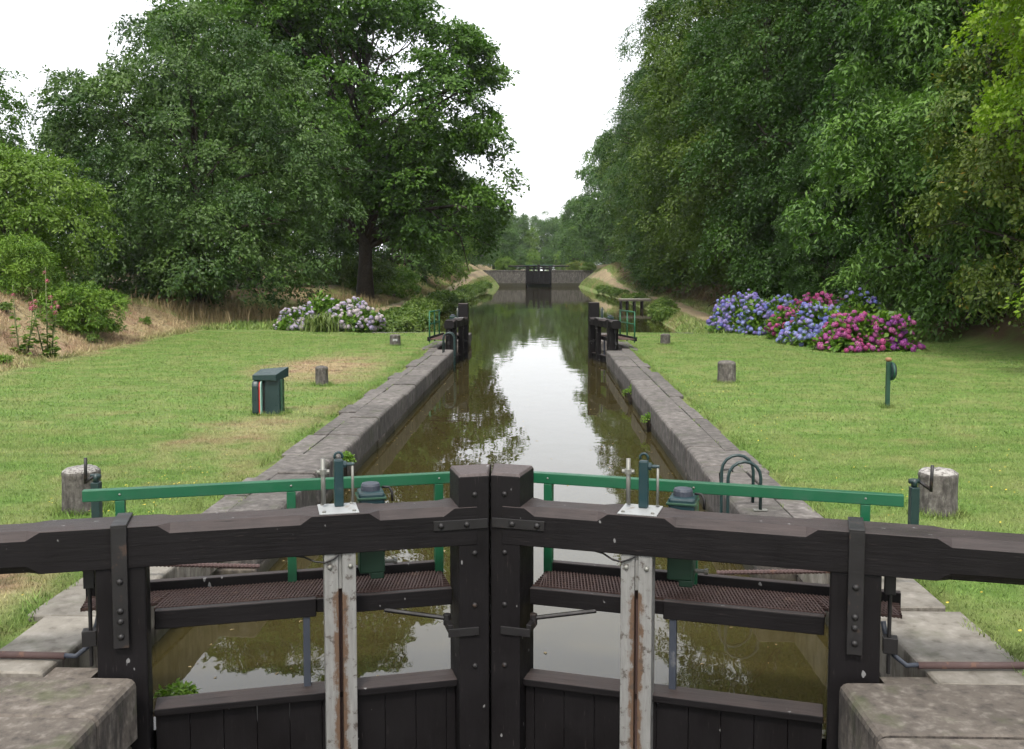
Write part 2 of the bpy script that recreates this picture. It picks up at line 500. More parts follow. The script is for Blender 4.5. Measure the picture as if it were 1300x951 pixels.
def leaves_mesh(name, P, D, N, L, W, rnd, mat, fold=0.12):
    """rhombic leaves: base P, direction D, blade normal N, length L, width W"""
    D = unit(D); S = unit(np.cross(D, N)); N2 = np.cross(S, D)
    L = L[:, None]; W = W[:, None]
    V = np.empty((len(P), 4, 3))
    V[:, 0] = P
    V[:, 1] = P + D * L * 0.48 + S * W * 0.5 + N2 * W * fold
    V[:, 2] = P + D * L - N2 * L * 0.08
    V[:, 3] = P + D * L * 0.48 - S * W * 0.5 + N2 * W * fold
    Q = np.arange(len(P) * 4).reshape(-1, 4)
    return quads_mesh(name, V.reshape(-1, 3), Q, rnd=np.repeat(rnd, 4), mat=mat)

def foliage(rng, C, Rb, OUT, sprays, leaves, leaf, aspect, spray_r, droop=0.2, flat=0.7, spread=0.8):
    """leaf sprays over blobs: centres C (B,3), radii Rb (B,), outward OUT (B,3) -> arrays for leaves_mesh"""
    B = len(C); S = B * sprays
    c = np.repeat(C, sprays, 0); r = np.repeat(Rb, sprays); o = np.repeat(OUT, sprays, 0)
    d = unit(rng.normal(size=(S, 3)) * spread + o * 0.75 + np.array([0, 0, 0.55]))
    pos = c + d * (r * rng.uniform(0.72, 1.12, S))[:, None] * np.array([1, 1, 0.72])
    n = unit(np.array([0, 0, flat]) + d * 0.55 + rng.normal(size=(S, 3)) * 0.28)
    a = unit(d - n * np.sum(d * n, 1, keepdims=True) + rng.normal(size=(S, 3)) * 0.25 - np.array([0, 0, droop]))
    b = np.cross(n, a)
    T = S * leaves
    rep = lambda x: np.repeat(x, leaves, 0)
    u = rng.uniform(-1, 1, T); v = rng.uniform(-1, 1, T) * (0.75 - 0.35 * u)
    sr = spray_r * rng.uniform(0.7, 1.3, S)
    sr_ = np.repeat(sr, leaves)
    P = rep(pos) + rep(a) * (u * sr_)[:, None] + rep(b) * (v * sr_ * 0.75)[:, None] + rep(n) * (rng.normal(size=T) * 0.10 * sr_)[:, None]
    P[:, 2] -= droop * (u + 1) ** 2 * 0.18 * sr_
    D = rep(a) * 0.75 + rep(b) * (np.sign(v) * 0.6)[:, None] + rng.normal(size=(T, 3)) * 0.35
    N = unit(rep(n) + rng.normal(size=(T, 3)) * 0.42)
    L = leaf * rng.uniform(0.65, 1.3, T)
    rnd = np.clip(0.5 + 0.20 * np.repeat(rng.normal(size=B), sprays * leaves) + 0.13 * np.repeat(rng.normal(size=S), leaves) + 0.15 * rng.normal(size=T), 0, 1)
    return P, D, N, L, L * aspect, rnd

def env_blobs(rng, ells, n, rmin, rmax, inner=0.2):
    """blob centres over the surface of a union of ellipsoids (cx,cy,cz,rx,ry,rz)"""
    E = np.array(ells, float)
    w = (E[:, 3] * E[:, 4] * E[:, 5]) ** (2 / 3.0); w /= w.sum()
    C = []; O = []; Rr = []
    tries = 0
    while len(C) < n and tries < n * 40:
        tries += 1
        k = rng.choice(len(E), p=w); e = E[k]
        d = unit(rng.normal(size=3))
        isin = rng.random() < inner
        s = rng.uniform(0.35, 0.68) if isin else rng.uniform(0.80, 1.0)
        p = e[:3] + d * e[3:] * s
        bad = False
        if not isin:
            for j, q in enumerate(E):
                if j != k and np.sum(((p - q[:3]) / q[3:]) ** 2) < 0.42: bad = True; break
        if bad or p[2] < 0.1: continue
        C.append(p); O.append(unit(d / e[3:])); Rr.append(rng.uniform(rmin, rmax))
    return np.array(C), np.array(Rr), np.array(O)

def tree(name, base, ells, n_blobs, rb, sprays, leaves, leaf, aspect, mat, seed, trunk_r, top, limbs=12, spray_r=0.5, droop=0.25, flat=0.7,
         inner=0.2, fork=0.25, lean=(0, 0), crown_name='crown', **kw):
    rng = np.random.default_rng(seed)
    root = empty(name, base, **kw)
    C, Rb, O = env_blobs(rng, ells, n_blobs, rb[0], rb[1], inner)
    fl = foliage(rng, C, Rb, O, sprays, leaves, leaf, aspect, spray_r, droop, flat)
    me = leaves_mesh(crown_name, *fl, mat)
    cr = link_mesh(crown_name, me, None, root)
    cr['kind'] = 'stuff'
    m = MB()
    K = 7
    def trunk_pt(t):
        return Vector((lean[0] * t * t * top + 0.12 * math.sin(3.1 * t + seed), lean[1] * t * t * top + 0.12 * math.cos(2.3 * t + seed), top * t - 0.4 * (1 - t)))
    rad = [trunk_r * (1.35 if i == 0 else 1.0) * (1 - 0.80 * i / K) for i in range(K + 1)]
    m.tube([trunk_pt(i / K) for i in range(K + 1)], rad, 10)
    idx = rng.permutation(len(C))[:limbs]
    for i in idx:
        tgt = Vector(C[i])
        t0 = min(0.92, max(fork, (tgt.z / top) * rng.uniform(0.45, 0.8)))
        p0 = trunk_pt(t0)
        r0 = trunk_r * (1 - 0.80 * t0) * rng.uniform(0.4, 0.62)
        mid1 = p0.lerp(tgt, 0.35) + Vector((rng.normal() * 0.25, rng.normal() * 0.25, 0.10 * (tgt - p0).length))
        mid2 = p0.lerp(tgt, 0.7) + Vector((rng.normal() * 0.3, rng.normal() * 0.3, 0.07 * (tgt - p0).length))
        m.tube([p0, mid1, mid2, tgt], [r0, r0 * 0.75, r0 * 0.5, r0 * 0.2], 6)
        for q in range(3):
            e = tgt + Vector(rng.normal(size=3)) * rb[1] * 0.7
            m.tube([mid2.lerp(mid1, 0.3 * q), mid2.lerp(e, 0.5) + Vector((0, 0, 0.15)), e], [r0 * 0.4, r0 * 0.25, r0 * 0.08], 5)
    m.build('trunk', M['bark'], root, smooth=True)
    return root

def copy_thing(root, loc, rz, sc=1.0, **kw):
    r = root.copy(); COL.objects.link(r)
    r.location = loc; r.rotation_euler = (0, 0, rz)
    r.scale = (sc, sc, sc) if not hasattr(sc, '__len__') else sc
    for ch in root.children:
        c = ch.copy(); COL.objects.link(c); c.parent = r
        for g in ch.children:
            d = g.copy(); COL.objects.link(d); d.parent = c
    return set_props(r, **kw)

# ------------------------------------------------------------------ terrain
def sstep(t): t = np.clip(t, 0, 1); return t * t * (3 - 2 * t)
def interp(y, xs, vs_): return np.interp(y, xs, vs_)
WATER = -0.5
FARY = 187.0
def canal_l(y): return interp(y, [39, 48, 62, 90, 120, 187], [-6.0, -6.2, -6.5, -7.2, -7.4, -7.2])
def canal_r(y): return interp(y, [39, 48, 62, 73, 113, 187], [6.5, 6.7, 7.2, 8.2, 8.3, 7.4])
def foot_l(y): return interp(y, [0, 23, 32, 45, 54, 64, 190, 600], [-12.5, -12.8, -13.6, -14.2, -12.6, -10.8, -11.8, -12])
def foot_r(y): return interp(y, [0, 20, 34, 45, 60, 190, 600], [14.2, 14.2, 14.0, 13.0, 10.8, 11.0, 12])
def high_l(y): return interp(y, [0, 20, 32, 42, 52, 66, 120, 190], [2.4, 2.3, 2.0, 1.1, 0.9, 1.3, 1.9, 1.6])
def level(y): return 2.55 * sstep((y - 105) / 78.0)
def hgt(x, y):
    x = np.asarray(x, float); y = np.asarray(y, float)
    base = level(y) + 0.02 * np.sin(x * 0.9 + 1.3) * np.sin(y * 0.6)
    z = base.copy()
    z = np.where((np.abs(x) < 3.36) & (y < 39.6), -0.035, z)
    tl = (foot_l(y) - x) / 4.3
    z += high_l(y) * sstep(tl) + 0.03 * np.clip(foot_l(y) - 3.4 - x, 0, 60)
    tr = (x - foot_r(y)) / 3.5
    z += 1.3 * sstep(tr) + 0.03 * np.clip(x - foot_r(y) - 3.5, 0, 60)
    z += 1.2 * np.exp(-((x - 11.8) / 2.0) ** 2 - ((y - 158) / 16.0) ** 2)
    bumpy = sstep(tl * 2) + sstep(tr * 2)
    z += bumpy * np.where(y > 52, 0.5, 1.0) * (0.10 * np.sin(x * 2.1 + y * 1.3) * np.sin(y * 1.7 - x) + 0.06 * np.sin(x * 4.3 + 2) * np.sin(y * 3.9))
    pool = (y > 39.51) & (y < FARY + 0.01)
    wl_ = 1.1 + 0.9 * level(y)
    dl = x - canal_l(y); dr = canal_r(y) - x
    inn = np.minimum(dl, dr)                       # > 0 inside the water
    bank = np.clip(-inn / wl_, 0, 1)
    zb = np.where(inn > 0, -0.75 - 1.6 * sstep(inn / 1.5), -0.75 + (z + 0.75) * bank ** 0.7)
    z = np.where(pool, zb, z)
    pit = (np.abs(x) < 2.96) & (y <= 39.51) & (y > -30)
    z = np.where(pit, -3.4, z)
    pit2 = (np.abs(x) < 2.6) & (y >= FARY)  & (y < 260)
    z = np.where(pit2, -0.8, z)
    return z

def ground_mask(x, y):
    n = 0.5 + 0.25 * np.sin(x * 0.8 + 0.3 * y) + 0.25 * np.sin(y * 0.53 - 0.4 * x + 1.0)
    dl = foot_l(y) - x; dr = x - foot_r(y)
    dry = np.zeros_like(x)
    dry = np.maximum(dry, sstep((dl + 1.6) / 3.0) * (0.92 - 0.42 * n))
    # worn dry patches of the lawns beside the coping
    dry = np.maximum(dry, 0.55 * np.exp(-((x + 5.2) / 1.8) ** 2 - ((y - 25) / 5.5) ** 2))
    dry = np.maximum(dry, 0.42 * np.exp(-((x + 4.0) / 1.3) ** 2 - ((y - 15) / 3.0) ** 2))
    dry = np.maximum(dry, 0.75 * np.exp(-((x + 4.4) / 1.1) ** 2 - ((y - 7.0) / 1.3) ** 2))
    dry = np.maximum(dry, 0.30 * np.exp(-((x - 4.3) / 1.3) ** 2 - ((y - 30) / 4) ** 2))
    dry -= 0.10 * ((x > 0) & (y < 40))
    far = (y > 44) & (y < 200)
    path = far * np.exp(-((x - (canal_l(y) - 2.7)) / 1.0) ** 2) * 0.9
    pr = far * np.exp(-((x - (canal_r(y) + 2.0)) / 0.9) ** 2) * 0.6
    dirt = np.maximum(path, pr)
    dry = np.where(far, np.minimum(dry, 0.25 + 0.30 * n), dry)
    dry = np.maximum(dry, far * (0.08 + 0.25 * n))
    lit = np.maximum(sstep((dr - 0.3) / 1.0), sstep((dl - 3.2) / 1.5))
    return np.stack([np.clip(dry, 0, 1), np.clip(dirt, 0, 1), np.clip(lit, 0, 1)], -1)

xs = np.concatenate([np.array([-420, -250, -140, -90, -60, -45]), np.arange(-36, -18, 1.2), np.arange(-18, 18.01, 0.4), np.arange(19, 36, 1.2), np.array([36, 45, 60, 90, 140, 250, 420]), [-2.97, -2.95, 2.95, 2.97, -3.35, 3.35, -3.37, 3.37, -2.61, -2.59, 2.59, 2.61]])
ys = np.concatenate([np.array([-120, -60, -30, -12, -4]), np.arange(0, 60, 0.6), np.arange(60, 130, 1.6), np.arange(130, 230, 2.2), np.array([230, 245, 262, 290, 330, 380, 450, 560, 800, 1400]), [39.5, 39.52, FARY - 0.02, FARY + 0.02]])
xs = np.unique(xs.round(3)); ys = np.unique(ys.round(3))
GX, GY = np.meshgrid(xs, ys)
GZ = hgt(GX, GY)
V = np.stack([GX, GY, GZ], -1).reshape(-1, 3)
nx, ny = len(xs), len(ys)
ii = (np.arange(ny - 1)[:, None] * nx + np.arange(nx - 1)[None, :]).ravel()
Q = np.stack([ii, ii + 1, ii + nx + 1, ii + nx], -1)
gm = quads_mesh('ground', V, Q, mask=ground_mask(GX, GY).reshape(-1, 3), mat=M['ground'], smooth=True)
ground = link_mesh('ground', gm, None)
set_props(ground, 'grassy ground with lawns, banks and dry verges beside the canal', None, None, 'structure')

def strip(name, xc, half, y0, y1, step, label, seed, masks):
    rng = np.random.default_rng(seed)
    yy = np.arange(y0, y1, step)
    Vv = []; Mk = []
    for y in yy:
        wob = 0.25 * math.sin(y * 0.7 + seed) + rng.normal() * 0.10
        for k, t in enumerate(np.linspace(-1, 1, 7)):
            x = float(xc(y)) + t * half + wob * (1 if k in (0, 6) else 0.4)
            Vv.append((x, y, float(hgt(np.array(x), np.array(y))) + 0.035 - (0.05 if k in (0, 6) else 0)))
            Mk.append(masks)
    Vv = np.array(Vv)
    n = 7
    i0 = (np.arange(len(yy) - 1)[:, None] * n + np.arange(n - 1)[None, :]).ravel()
    Qq = np.stack([i0, i0 + 1, i0 + n + 1, i0 + n], -1)
    me = quads_mesh(name, Vv, Qq, mask=np.array(Mk), mat=M['ground'], smooth=True)
    o = link_mesh(name, me, None)
    return set_props(o, label, None, None, 'structure')
strip('towpath', lambda y: canal_l(y) - 2.9, 0.8, 42.5, 186, 0.8, 'worn brown towpath along the left bank of the canal', 3, (0.75, 0.7, 0))
strip('towpath', lambda y: canal_r(y) + 2.2, 0.6, 45, 182, 0.8, 'faint dry path along the right bank of the canal', 5, (0.75, 0.45, 0))

# water of the chamber and the upper pound, ending against the closed gate
wm = MB()
wm.add([(-2.74, 6.02, WATER), (0, 6.66, WATER), (2.74, 6.02, WATER), (2.74, 39.0, WATER), (-2.74, 39.0, WATER)], [(0, 1, 2, 3, 4)])
wm.add([(-2.74, 39.0, WATER), (2.74, 39.0, WATER), (9.5, 39.4, WATER), (9.5, FARY + 0.3, WATER), (-9.5, FARY + 0.3, WATER), (-9.5, 39.4, WATER)], [(0, 1, 2, 3, 4, 5)])
set_props(wm.build('canal_water', M['water']), 'still olive canal water reflecting the white sky', None, None, 'structure')
lw = MB().add([(-2.6, -40, -2.9), (2.6, -40, -2.9), (2.6, 6.4, -2.9), (-2.6, 6.4, -2.9)], [(0, 1, 2, 3)])
set_props(lw.build('lower_water', M['water']), 'lower canal water below the closed gate', None, None, 'structure')
uw = MB().add([(-2.7, FARY + 1.2, 2.0), (2.7, FARY + 1.2, 2.0), (2.7, 258, 2.0), (-2.7, 258, 2.0)], [(0, 1, 2, 3)])
set_props(uw.build('upper_water', M['water']), 'water in the chamber of the far lock', None, None, 'structure')

# ------------------------------------------------------------------ near lock walls, stone by stone
def coping_section(x0, x1, z0, z1, nose):
    """section from chamber edge x0 outward to x1 (x0 rounded)"""
    pts = [(x1, z0), (x0, z0), (x0, z1 - nose)]
    for a in (30, 60): pts.append((x0 + nose * (1 - math.cos(R(a))), z1 - nose + nose * math.sin(R(a))))
    pts += [(x0 + nose, z1), (x1, z1)]
    return pts

def stone_run(parent, side, y0, y1, mean, x0, x1, z0, z1, nose, mat, name, rng, jit=0.01, outer=0.0):
    y = y0
    while y < y1 - 0.05:
        L = mean * rng.uniform(0.7, 1.3)
        if y + L > y1 - 0.35: L = y1 - y
        g = rng.uniform(0.006, 0.014)
        dz = rng.normal() * jit; dx = rng.normal() * jit * 0.7; ox = rng.uniform(-outer, outer)
        sec = coping_section(x0 + dx, x1 + ox, z0, z1 + dz, nose)
        rings = []
        for yy, ins in ((y + g, 0.010), (y + g + 0.012, 0.0), (y + L * 0.5, rng.normal() * 0.004), (y + L - g - 0.012, 0.0), (y + L - g, 0.010)):
            cx = sum(p[0] for p in sec) / len(sec); cz = sum(p[1] for p in sec) / len(sec)
            rings.append([(side * (px + (ins if px < cx else -ins)), yy, pz + (ins if pz < cz else -ins)) for px, pz in sec])
        MB().loft(rings).build(name, mat, parent)
        y += L

def backing(parent, side, pieces, mat):
    m = MB()
    for x0, x1, y0, y1, z0, z1 in pieces:
        xa, xb = sorted((side * x0, side * x1))
        m.box(xa, xb, y0, y1, z0, z1)
    return m.build('wall_core', mat, parent)

for side, lab in ((-1, 'left'), (1, 'right')):
    rng = np.random.default_rng(40 + side)
    w = empty('lock_wall', (0, 0, 0), label='stone wall with granite coping along the %s side of the near lock chamber' % lab, cat='wall')
    # chamber
    stone_run(w, side, 9.15, 30.6, 1.45, 2.35, 2.83, -0.34, 0.02, 0.055, M['stone'], 'coping_stone', rng)
    stone_run(w, side, 9.15, 30.9, 1.25, 2.845, 3.09, -0.30, 0.015, 0.012, M['stone'], 'paving_slab', rng, 0.008, 0.08)
    stone_run(w, side, 9.15, 30.6, 1.1, 2.372, 2.80, -0.80, -0.355, 0.02, M['stone_face'], 'wall_stone', rng, 0.012)
    stone_run(w, side, 9.15, 30.6, 1.3, 2.365, 2.80, -1.30, -0.815, 0.02, M['stone_face'], 'wall_stone', rng, 0.012)
    # recess behind the closed gate
    stone_run(w, side, 5.80, 9.12, 1.0, 2.70, 3.25, -0.34, 0.02, 0.03, M['slab'], 'coping_stone', rng, 0.008, 0.10)
    stone_run(w, side, 5.80, 9.12, 0.9, 2.72, 3.1, -1.3, -0.36, 0.02, M['stone_face'], 'wall_stone', rng)
    # downstream of the gate
    stone_run(w, side, 0.6, 5.78, 1.6, 2.09, 3.24, -0.36, 0.015, 0.05, M['stone_face'], 'coping_stone', rng, 0.006)
    stone_run(w, side, 0.6, 5.74, 1.0, 2.12, 2.9, -1.2, -0.38, 0.02, M['stone_face'], 'wall_stone', rng)
    # upper gate recess and head
    stone_run(w, side, 31.0, 34.6, 1.2, 2.90, 3.35, -0.34, 0.015, 0.03, M['stone'], 'coping_stone', rng, 0.006, 0.05)
    stone_run(w, side, 34.65, 39.5, 1.2, 2.40, 3.05, -0.34, 0.01, 0.05, M['stone'], 'coping_stone', rng, 0.006, 0.05)
    backing(w, side, [(2.40, 2.95, 9.18, 30.55, -3.6, -0.37), (2.40, 2.95, 5.73, 5.98, -3.6, -0.02), (2.75, 2.95, 5.99, 9.15, -3.6, -0.37), (2.22, 2.9, -30, 5.72, -3.6, -0.40),
                      (2.93, 3.2, 30.6, 34.63, -3.6, -0.36), (2.43, 2.95, 34.65, 39.48, -3.6, -0.36)], M['stone_face'])
# lock head facing the upper pound
for side, lab in ((-1, 'left'), (1, 'right')):
    w = empty('quay_edge', (0, 0, 0), label='low stone edge of the %s lawn at the upper end of the near lock' % lab, cat='wall')
    rng = np.random.default_rng(60 + side)
    x = 3.1
    while x < 6.3:
        L = rng.uniform(0.9, 1.4); x1 = min(x + L, 6.4)
        a, b = sorted((side * (x + 0.01), side * (x1 - 0.01)))
        MB().box(a, b, 39.42, 39.72, -0.34, 0.005 + rng.normal() * 0.006).build('coping_stone', M['stone'], w, 0.015)
        x += L
    a, b = sorted((side * 2.9, side * 6.45))
    MB().box(a, b, 39.45, 39.68, -2.6, -0.36).build('wall_core', M['stone_face'], w)

# ------------------------------------------------------------------ lock gates
def lock_gate(label, loc, rz, my, overhang, L=2.334, top_z=1.125, rail='flat', walk=0.42, detail=True, rail_y=None, group=None, paddle='white'):
    """local x runs from the heel post to the mitre post, +y (times my) is upstream"""
    g = empty('lock_gate', loc, rz, label=label, cat='lock gate')
    if group: g['group'] = group
    def B(m, name, mat, bevel=0.0, smooth=False, parent=None):
        if my < 0: m.mirror_y()
        return m.build(name, mat, parent if parent is not None else g, bevel, smooth)
    s15 = 0.279
    # heel post with rounded back
    prof = [(-0.145, -0.16), (0.145, -0.16), (0.145, 0.06), (0.10, 0.14), (0.0, 0.17), (-0.10, 0.14), (-0.145, 0.06)]
    B(MB().loft([[(x, y, z) for x, y in prof] for z in (-2.6, -1.0, 0.0, 0.655)]), 'heel_post', M['wood_post'], 0.012)
    # mitre post, its meeting face cut to the centre line
    def mp(z, ins=0.0):
        return [(L - 0.25 + ins, -0.17 + ins, z), (L - 0.17 * s15 - 0.003 - ins, -0.17 + ins, z), (L + 0.16 * s15 - 0.003 - ins, 0.16 - ins, z), (L - 0.25 + ins, 0.16 - ins, z)]
    B(MB().loft([mp(-2.6), mp(0.4), mp(top_z - 0.02), mp(top_z, 0.012)]), 'mitre_post', M['wood_post'], 0.004)
    # balance beam with stopped chamfers
    z0, z1, yf, yb = 0.655, 0.908, -0.175, 0.125
    ch = [(0.22, 1.14), (1.50, L - 0.28)]
    keys = [(-overhang, 0.05)]
    if overhang > 0.6: keys += [(-0.52, 0.05), (-0.44, 0.003)]
    for a, b in ch: keys += [(a, 0.003), (a + 0.07, 0.052), (b - 0.07, 0.052), (b, 0.003)]
    keys += [(L - 0.13, 0.003)]
    rings = []
    for x, c in keys:
        cb = c if x < 0 else 0.003
        taper = 0.0 if x > -0.5 else 0.012 * (-x - 0.5)
        rings.append([(x, yf + cb, z0 + taper), (x, yf, z0 + cb + taper), (x, yf, z1 - c), (x, yf + c * 1.1, z1), (x, yb - c, z1), (x, yb, z1 - c), (x, yb, z0 + 0.003 + taper)])
    B(MB().loft(rings), 'balance_beam', M['wood'], 0.006)
    # iron strap over the beam, with bolts
    m = MB().box(-0.045, 0.045, -0.195, -0.1755, 0.17, 0.915).box(-0.045, 0.045, -0.195, 0.13, 0.9095, 0.928)
    st = B(m, 'iron_strap', M['iron'], 0.004)
    for z in (0.58, 0.40, 0.335, 0.24):
        B(MB().dome((0.0, -0.193, z), 0.021), 'bolt', M['iron'], smooth=True, parent=st)
    m = MB().box(L - 0.42, L - 0.06, -0.186, -0.1755, 0.765, 0.83)
    st2 = B(m, 'iron_plate', M['iron'], 0.003)
    for x in (L - 0.37, L - 0.20): B(MB().dome((x, -0.186, 0.797), 0.021), 'bolt', M['iron'], smooth=True, parent=st2)
    for z in (0.99, 0.60, 0.25, 0.06, -0.16):
        B(MB().dome((L - 0.145, -0.170, z), 0.019), 'bolt', M['iron'], smooth=True)
    # walkway
    ya, yb2 = 0.045, 0.045 + walk
    B(MB().box(0.17, 1.17, ya - 0.03, ya + 0.03, 0.195, 0.315).box(1.17, 1.27, ya - 0.005, ya + 0.025, 0.215, 0.305).box(1.27, L - 0.26, ya - 0.026, ya + 0.028, 0.20, 0.312), 'walkway_front_beam', M['wood'], 0.006)
    B(MB().box(-0.30, L - 0.26, yb2 - 0.03, yb2 + 0.03, 0.25, 0.378), 'walkway_rear_beam', M['wood'], 0.006)
    m = MB()
    n = int((L - 0.26 + 0.40) / (0.024 if detail else 0.06))
    for k in range(n):
        x = -0.28 + (k + 0.5) * (L - 0.26 + 0.28) / n
        if x < 0.19 : y_a = 0.18
        else: y_a = ya + 0.031
        dx = 0.05
        xl_, xr2 = max(-0.29, x - dx), min(L - 0.275, x + dx)
        m.add([(xl_, y_a, 0.318), (xl_ + 0.009, y_a, 0.318), (xr2 + 0.009, yb2 - 0.031, 0.318), (xr2, yb2 - 0.031, 0.318),
               (xl_, y_a, 0.295), (xl_ + 0.009, y_a, 0.295), (xr2 + 0.009, yb2 - 0.031, 0.295), (xr2, yb2 - 0.031, 0.295)],
              [(0, 1, 2, 3), (0, 4, 5, 1), (2, 6, 7, 3), (1, 5, 6, 2), (3, 7, 4, 0)])
    for k in range(8):
        y = ya + 0.05 + k * (walk - 0.10) / 7
        m.box(0.18 if y < 0.18 else -0.29, L - 0.262, y - 0.004, y + 0.004, 0.298, 0.316)
    gr = B(m, 'grating', M['grate'])
    gr['kind'] = 'stuff'
    # planked panel below
    x = 0.17
    while x < L - 0.27:
        x2 = min(x + 0.205, L - 0.255)
        B(MB().box(x + 0.0012, x2 - 0.0012, -0.06, 0.05, -2.55, -0.325), 'plank', M['wood_post'], 0.004)
        x = x2
    B(MB().box(0.166, L - 0.251, -0.10, 0.09, -0.318, -0.27), 'cap_rail', M['wood'], 0.006)
    # handrail
    ry = rail_y if rail_y is not None else walk + 0.02
    if rail == 'flat':
        h = B(MB().box(-0.30, L - 0.16, ry - 0.03, ry + 0.03, 0.945, 1.02), 'handrail', M['green'], 0.005)
        for x in (-0.07, 1.03, L - 0.28):
            B(MB().box(x - 0.03, x + 0.03, ry + 0.031 - 0.06, ry + 0.031, 0.2, 0.944), 'rail_post', M['green'], 0.004, parent=h)
            B(MB().dome((x, ry - 0.03, 0.985), 0.008), 'screw', M['galv'], parent=h)
    else:
        h = B(MB().tube([(-0.2, ry, 1.16), (1.35, ry, 1.16)], 0.024).tube([(-0.2, ry, 0.78), (1.35, ry, 0.78)], 0.018), 'handrail', M['green'], smooth=True)
        for x in (-0.2, 0.55, 1.3):
            B(MB().tube([(x, ry, 0.2), (x, ry, 1.16)], 0.024), 'rail_post', M['green'], smooth=True, parent=h)
    # paddle gear, in the same order from left to right on both leaves
    def B2(m, *a, **k):
        m.v = [((2.75 - x if my < 0 else x) - 0.06, y, z) for x, y, z in m.v]
        return B(m, *a, **k)
    pp = B2(MB().box(1.275, 1.363, -0.165, -0.03, -2.4, 0.655).box(1.387, 1.475, -0.165, -0.03, -2.4, 0.655).box(1.363, 1.387, -0.15, -0.04, 0.42, 0.655), 'paddle_post', M[paddle], 0.005)
    B2(MB().box(1.364, 1.386, -0.10, -0.05, -2.4, 0.43), 'paddle_rod', M['rust_iron'], parent=pp)
    for x in (1.31, 1.44): B2(MB().dome((x, -0.164, 0.57), 0.017), 'bolt', M['galv'], smooth=True, parent=pp)
    pl = B2(MB().box(1.25, 1.50, -0.165, 0.11, 0.9095, 0.917), 'top_plate', M['plate'], 0.002)
    for x in (1.28, 1.47):
        for y in (-0.13, 0.08): B2(MB().lathe([(0.012, 0.0), (0.012, 0.008), (0.006, 0.012)], (x, y, 0.917), 8), 'bolt', M['galv'], parent=pl)
    ck = B2(MB().box(1.355, 1.415, 0.0, 0.06, 0.917, 1.225), 'rack_housing', M['teal'], 0.008)
    m = MB(); ring = [(1.385 + 0.026 * math.cos(a), 0.03, 1.243 + 0.028 * math.sin(a)) for a in np.linspace(-0.4, math.pi + 0.4, 10)]
    B2(m.tube(ring, 0.009, 6), 'lifting_eye', M['teal'], smooth=True, parent=ck)
    B2(MB().tube([(1.39, 0.03, 1.19), (1.485, 0.03, 1.19)], 0.012).lathe([(0.024, 1.405), (0.024, 1.435)], (0, 0.03, 1.19), 10, 0), 'cross_arm', M['teal'], smooth=False, parent=ck)
    B2(MB().tube([(1.475, 0.03, 0.94), (1.475, 0.03, 1.20)], 0.009, 8), 'guide_rod', M['galv'], smooth=True)
    rr = B2(MB().tube([(1.285, 0.02, 0.94), (1.285, 0.02, 1.235)], 0.015, 8), 'threaded_rod', M['galv'], smooth=True)
    B2(MB().tube([(1.245, 0.02, 1.15), (1.325, 0.02, 1.15)], 0.014, 8).lathe([(0.026, 1.135), (0.026, 1.165)], (1.285, 0.02, 0), 10), 'collar', M['galv'], parent=rr)
    mo = B2(MB().box(1.525, 1.70, 0.14, 0.33, 0.80, 0.968), 'gear_motor', M['teal'], 0.018)
    B2(MB().box(1.515, 1.71, 0.13, 0.34, 0.920, 0.936), 'flange', M['dkgreen'], 0.004, parent=mo)
    B2(MB().lathe([(0.065, 0.966), (0.065, 1.0), (0.058, 1.015), (0.02, 1.02)], (1.612, 0.235, 0), 18), 'motor_cap', M['strut'], smooth=False, parent=mo)
    B2(MB().tube([(1.69, 0.23, 0.985), (1.735, 0.22, 0.985), (1.755, 0.21, 0.95), (1.755, 0.20, 0.89)], 0.009, 6), 'cable', M['iron'], smooth=True, parent=mo)
    gb = B2(MB().box(1.525, 1.695, 0.135, 0.30, 0.42, 0.798), 'gearbox', M['dkgreen'], 0.01)
    B2(MB().box(1.60, 1.69, 0.15, 0.28, 0.375, 0.419), 'gearbox_foot', M['dkgreen'], 0.006, parent=gb)
    B2(MB().lathe([(0.014, 1.70), (0.014, 1.76), (0.022, 1.762), (0.022, 1.785)], (0, 0.21, 0.475), 8, 0), 'grease_fitting', M['galv'], parent=gb)
    B2(MB().tube([(1.05, -0.11, 0.652), (1.15, -0.12, 0.635), (1.22, -0.16, 0.612), (1.28, -0.175, 0.606), (1.33, -0.175, 0.625), (1.37, -0.17, 0.652)], 0.006, 6), 'cable', M['iron'], smooth=True)
    # strut under the walkway and tie near the mitre post
    B(MB().box(1.085, 1.13, ya - 0.02, ya + 0.03, -1.6, 0.194), 'walkway_strut', M['strut'], 0.004)
    B(MB().tube([(L - 0.72, 0.03, 0.20), (L - 0.31, -0.05, 0.135)], 0.016, 6).tube([(L - 0.31, -0.05, 0.165), (L - 0.31, -0.05, 0.09)], 0.026, 8)
      .box(L - 0.325, L - 0.29, -0.16, -0.03, 0.075, 0.125).box(L - 0.325, L - 0.12, -0.185, -0.1715, 0.05, 0.105), 'tie_bracket', M['iron'], 0.003)
    # collar rod at the heel
    B(MB().box(-0.235, -0.17, -0.02, 0.05, 0.50, 0.62).tube([(-0.205, 0.015, -0.0), (-0.205, 0.015, 0.52)], 0.013, 8).box(-0.255, -0.17, -0.01, 0.06, 0.13, 0.23), 'collar_rod', M['iron'], 0.004)
    return g

TH = R(15.6)
lock_gate('left leaf of the closed black timber lock gate in the foreground', (-2.252, 6.0, 0), TH, 1, 4.2)
lock_gate('right leaf of the closed black timber lock gate in the foreground', (2.252, 6.02, 0), math.pi - TH, -1, 4.2)
lock_gate('open gate leaf beside the left coping at the upper end of the near lock', (-2.50, 31.35, 0), R(84), 1, 0.42, top_z=1.36, rail='tube', walk=0.62, paddle='wood_post')
lock_gate('open gate leaf beside the right coping at the upper end of the near lock', (2.62, 31.35, 0), R(103), -1, 0.42, top_z=1.40, rail='tube', walk=0.62, paddle='wood_post')

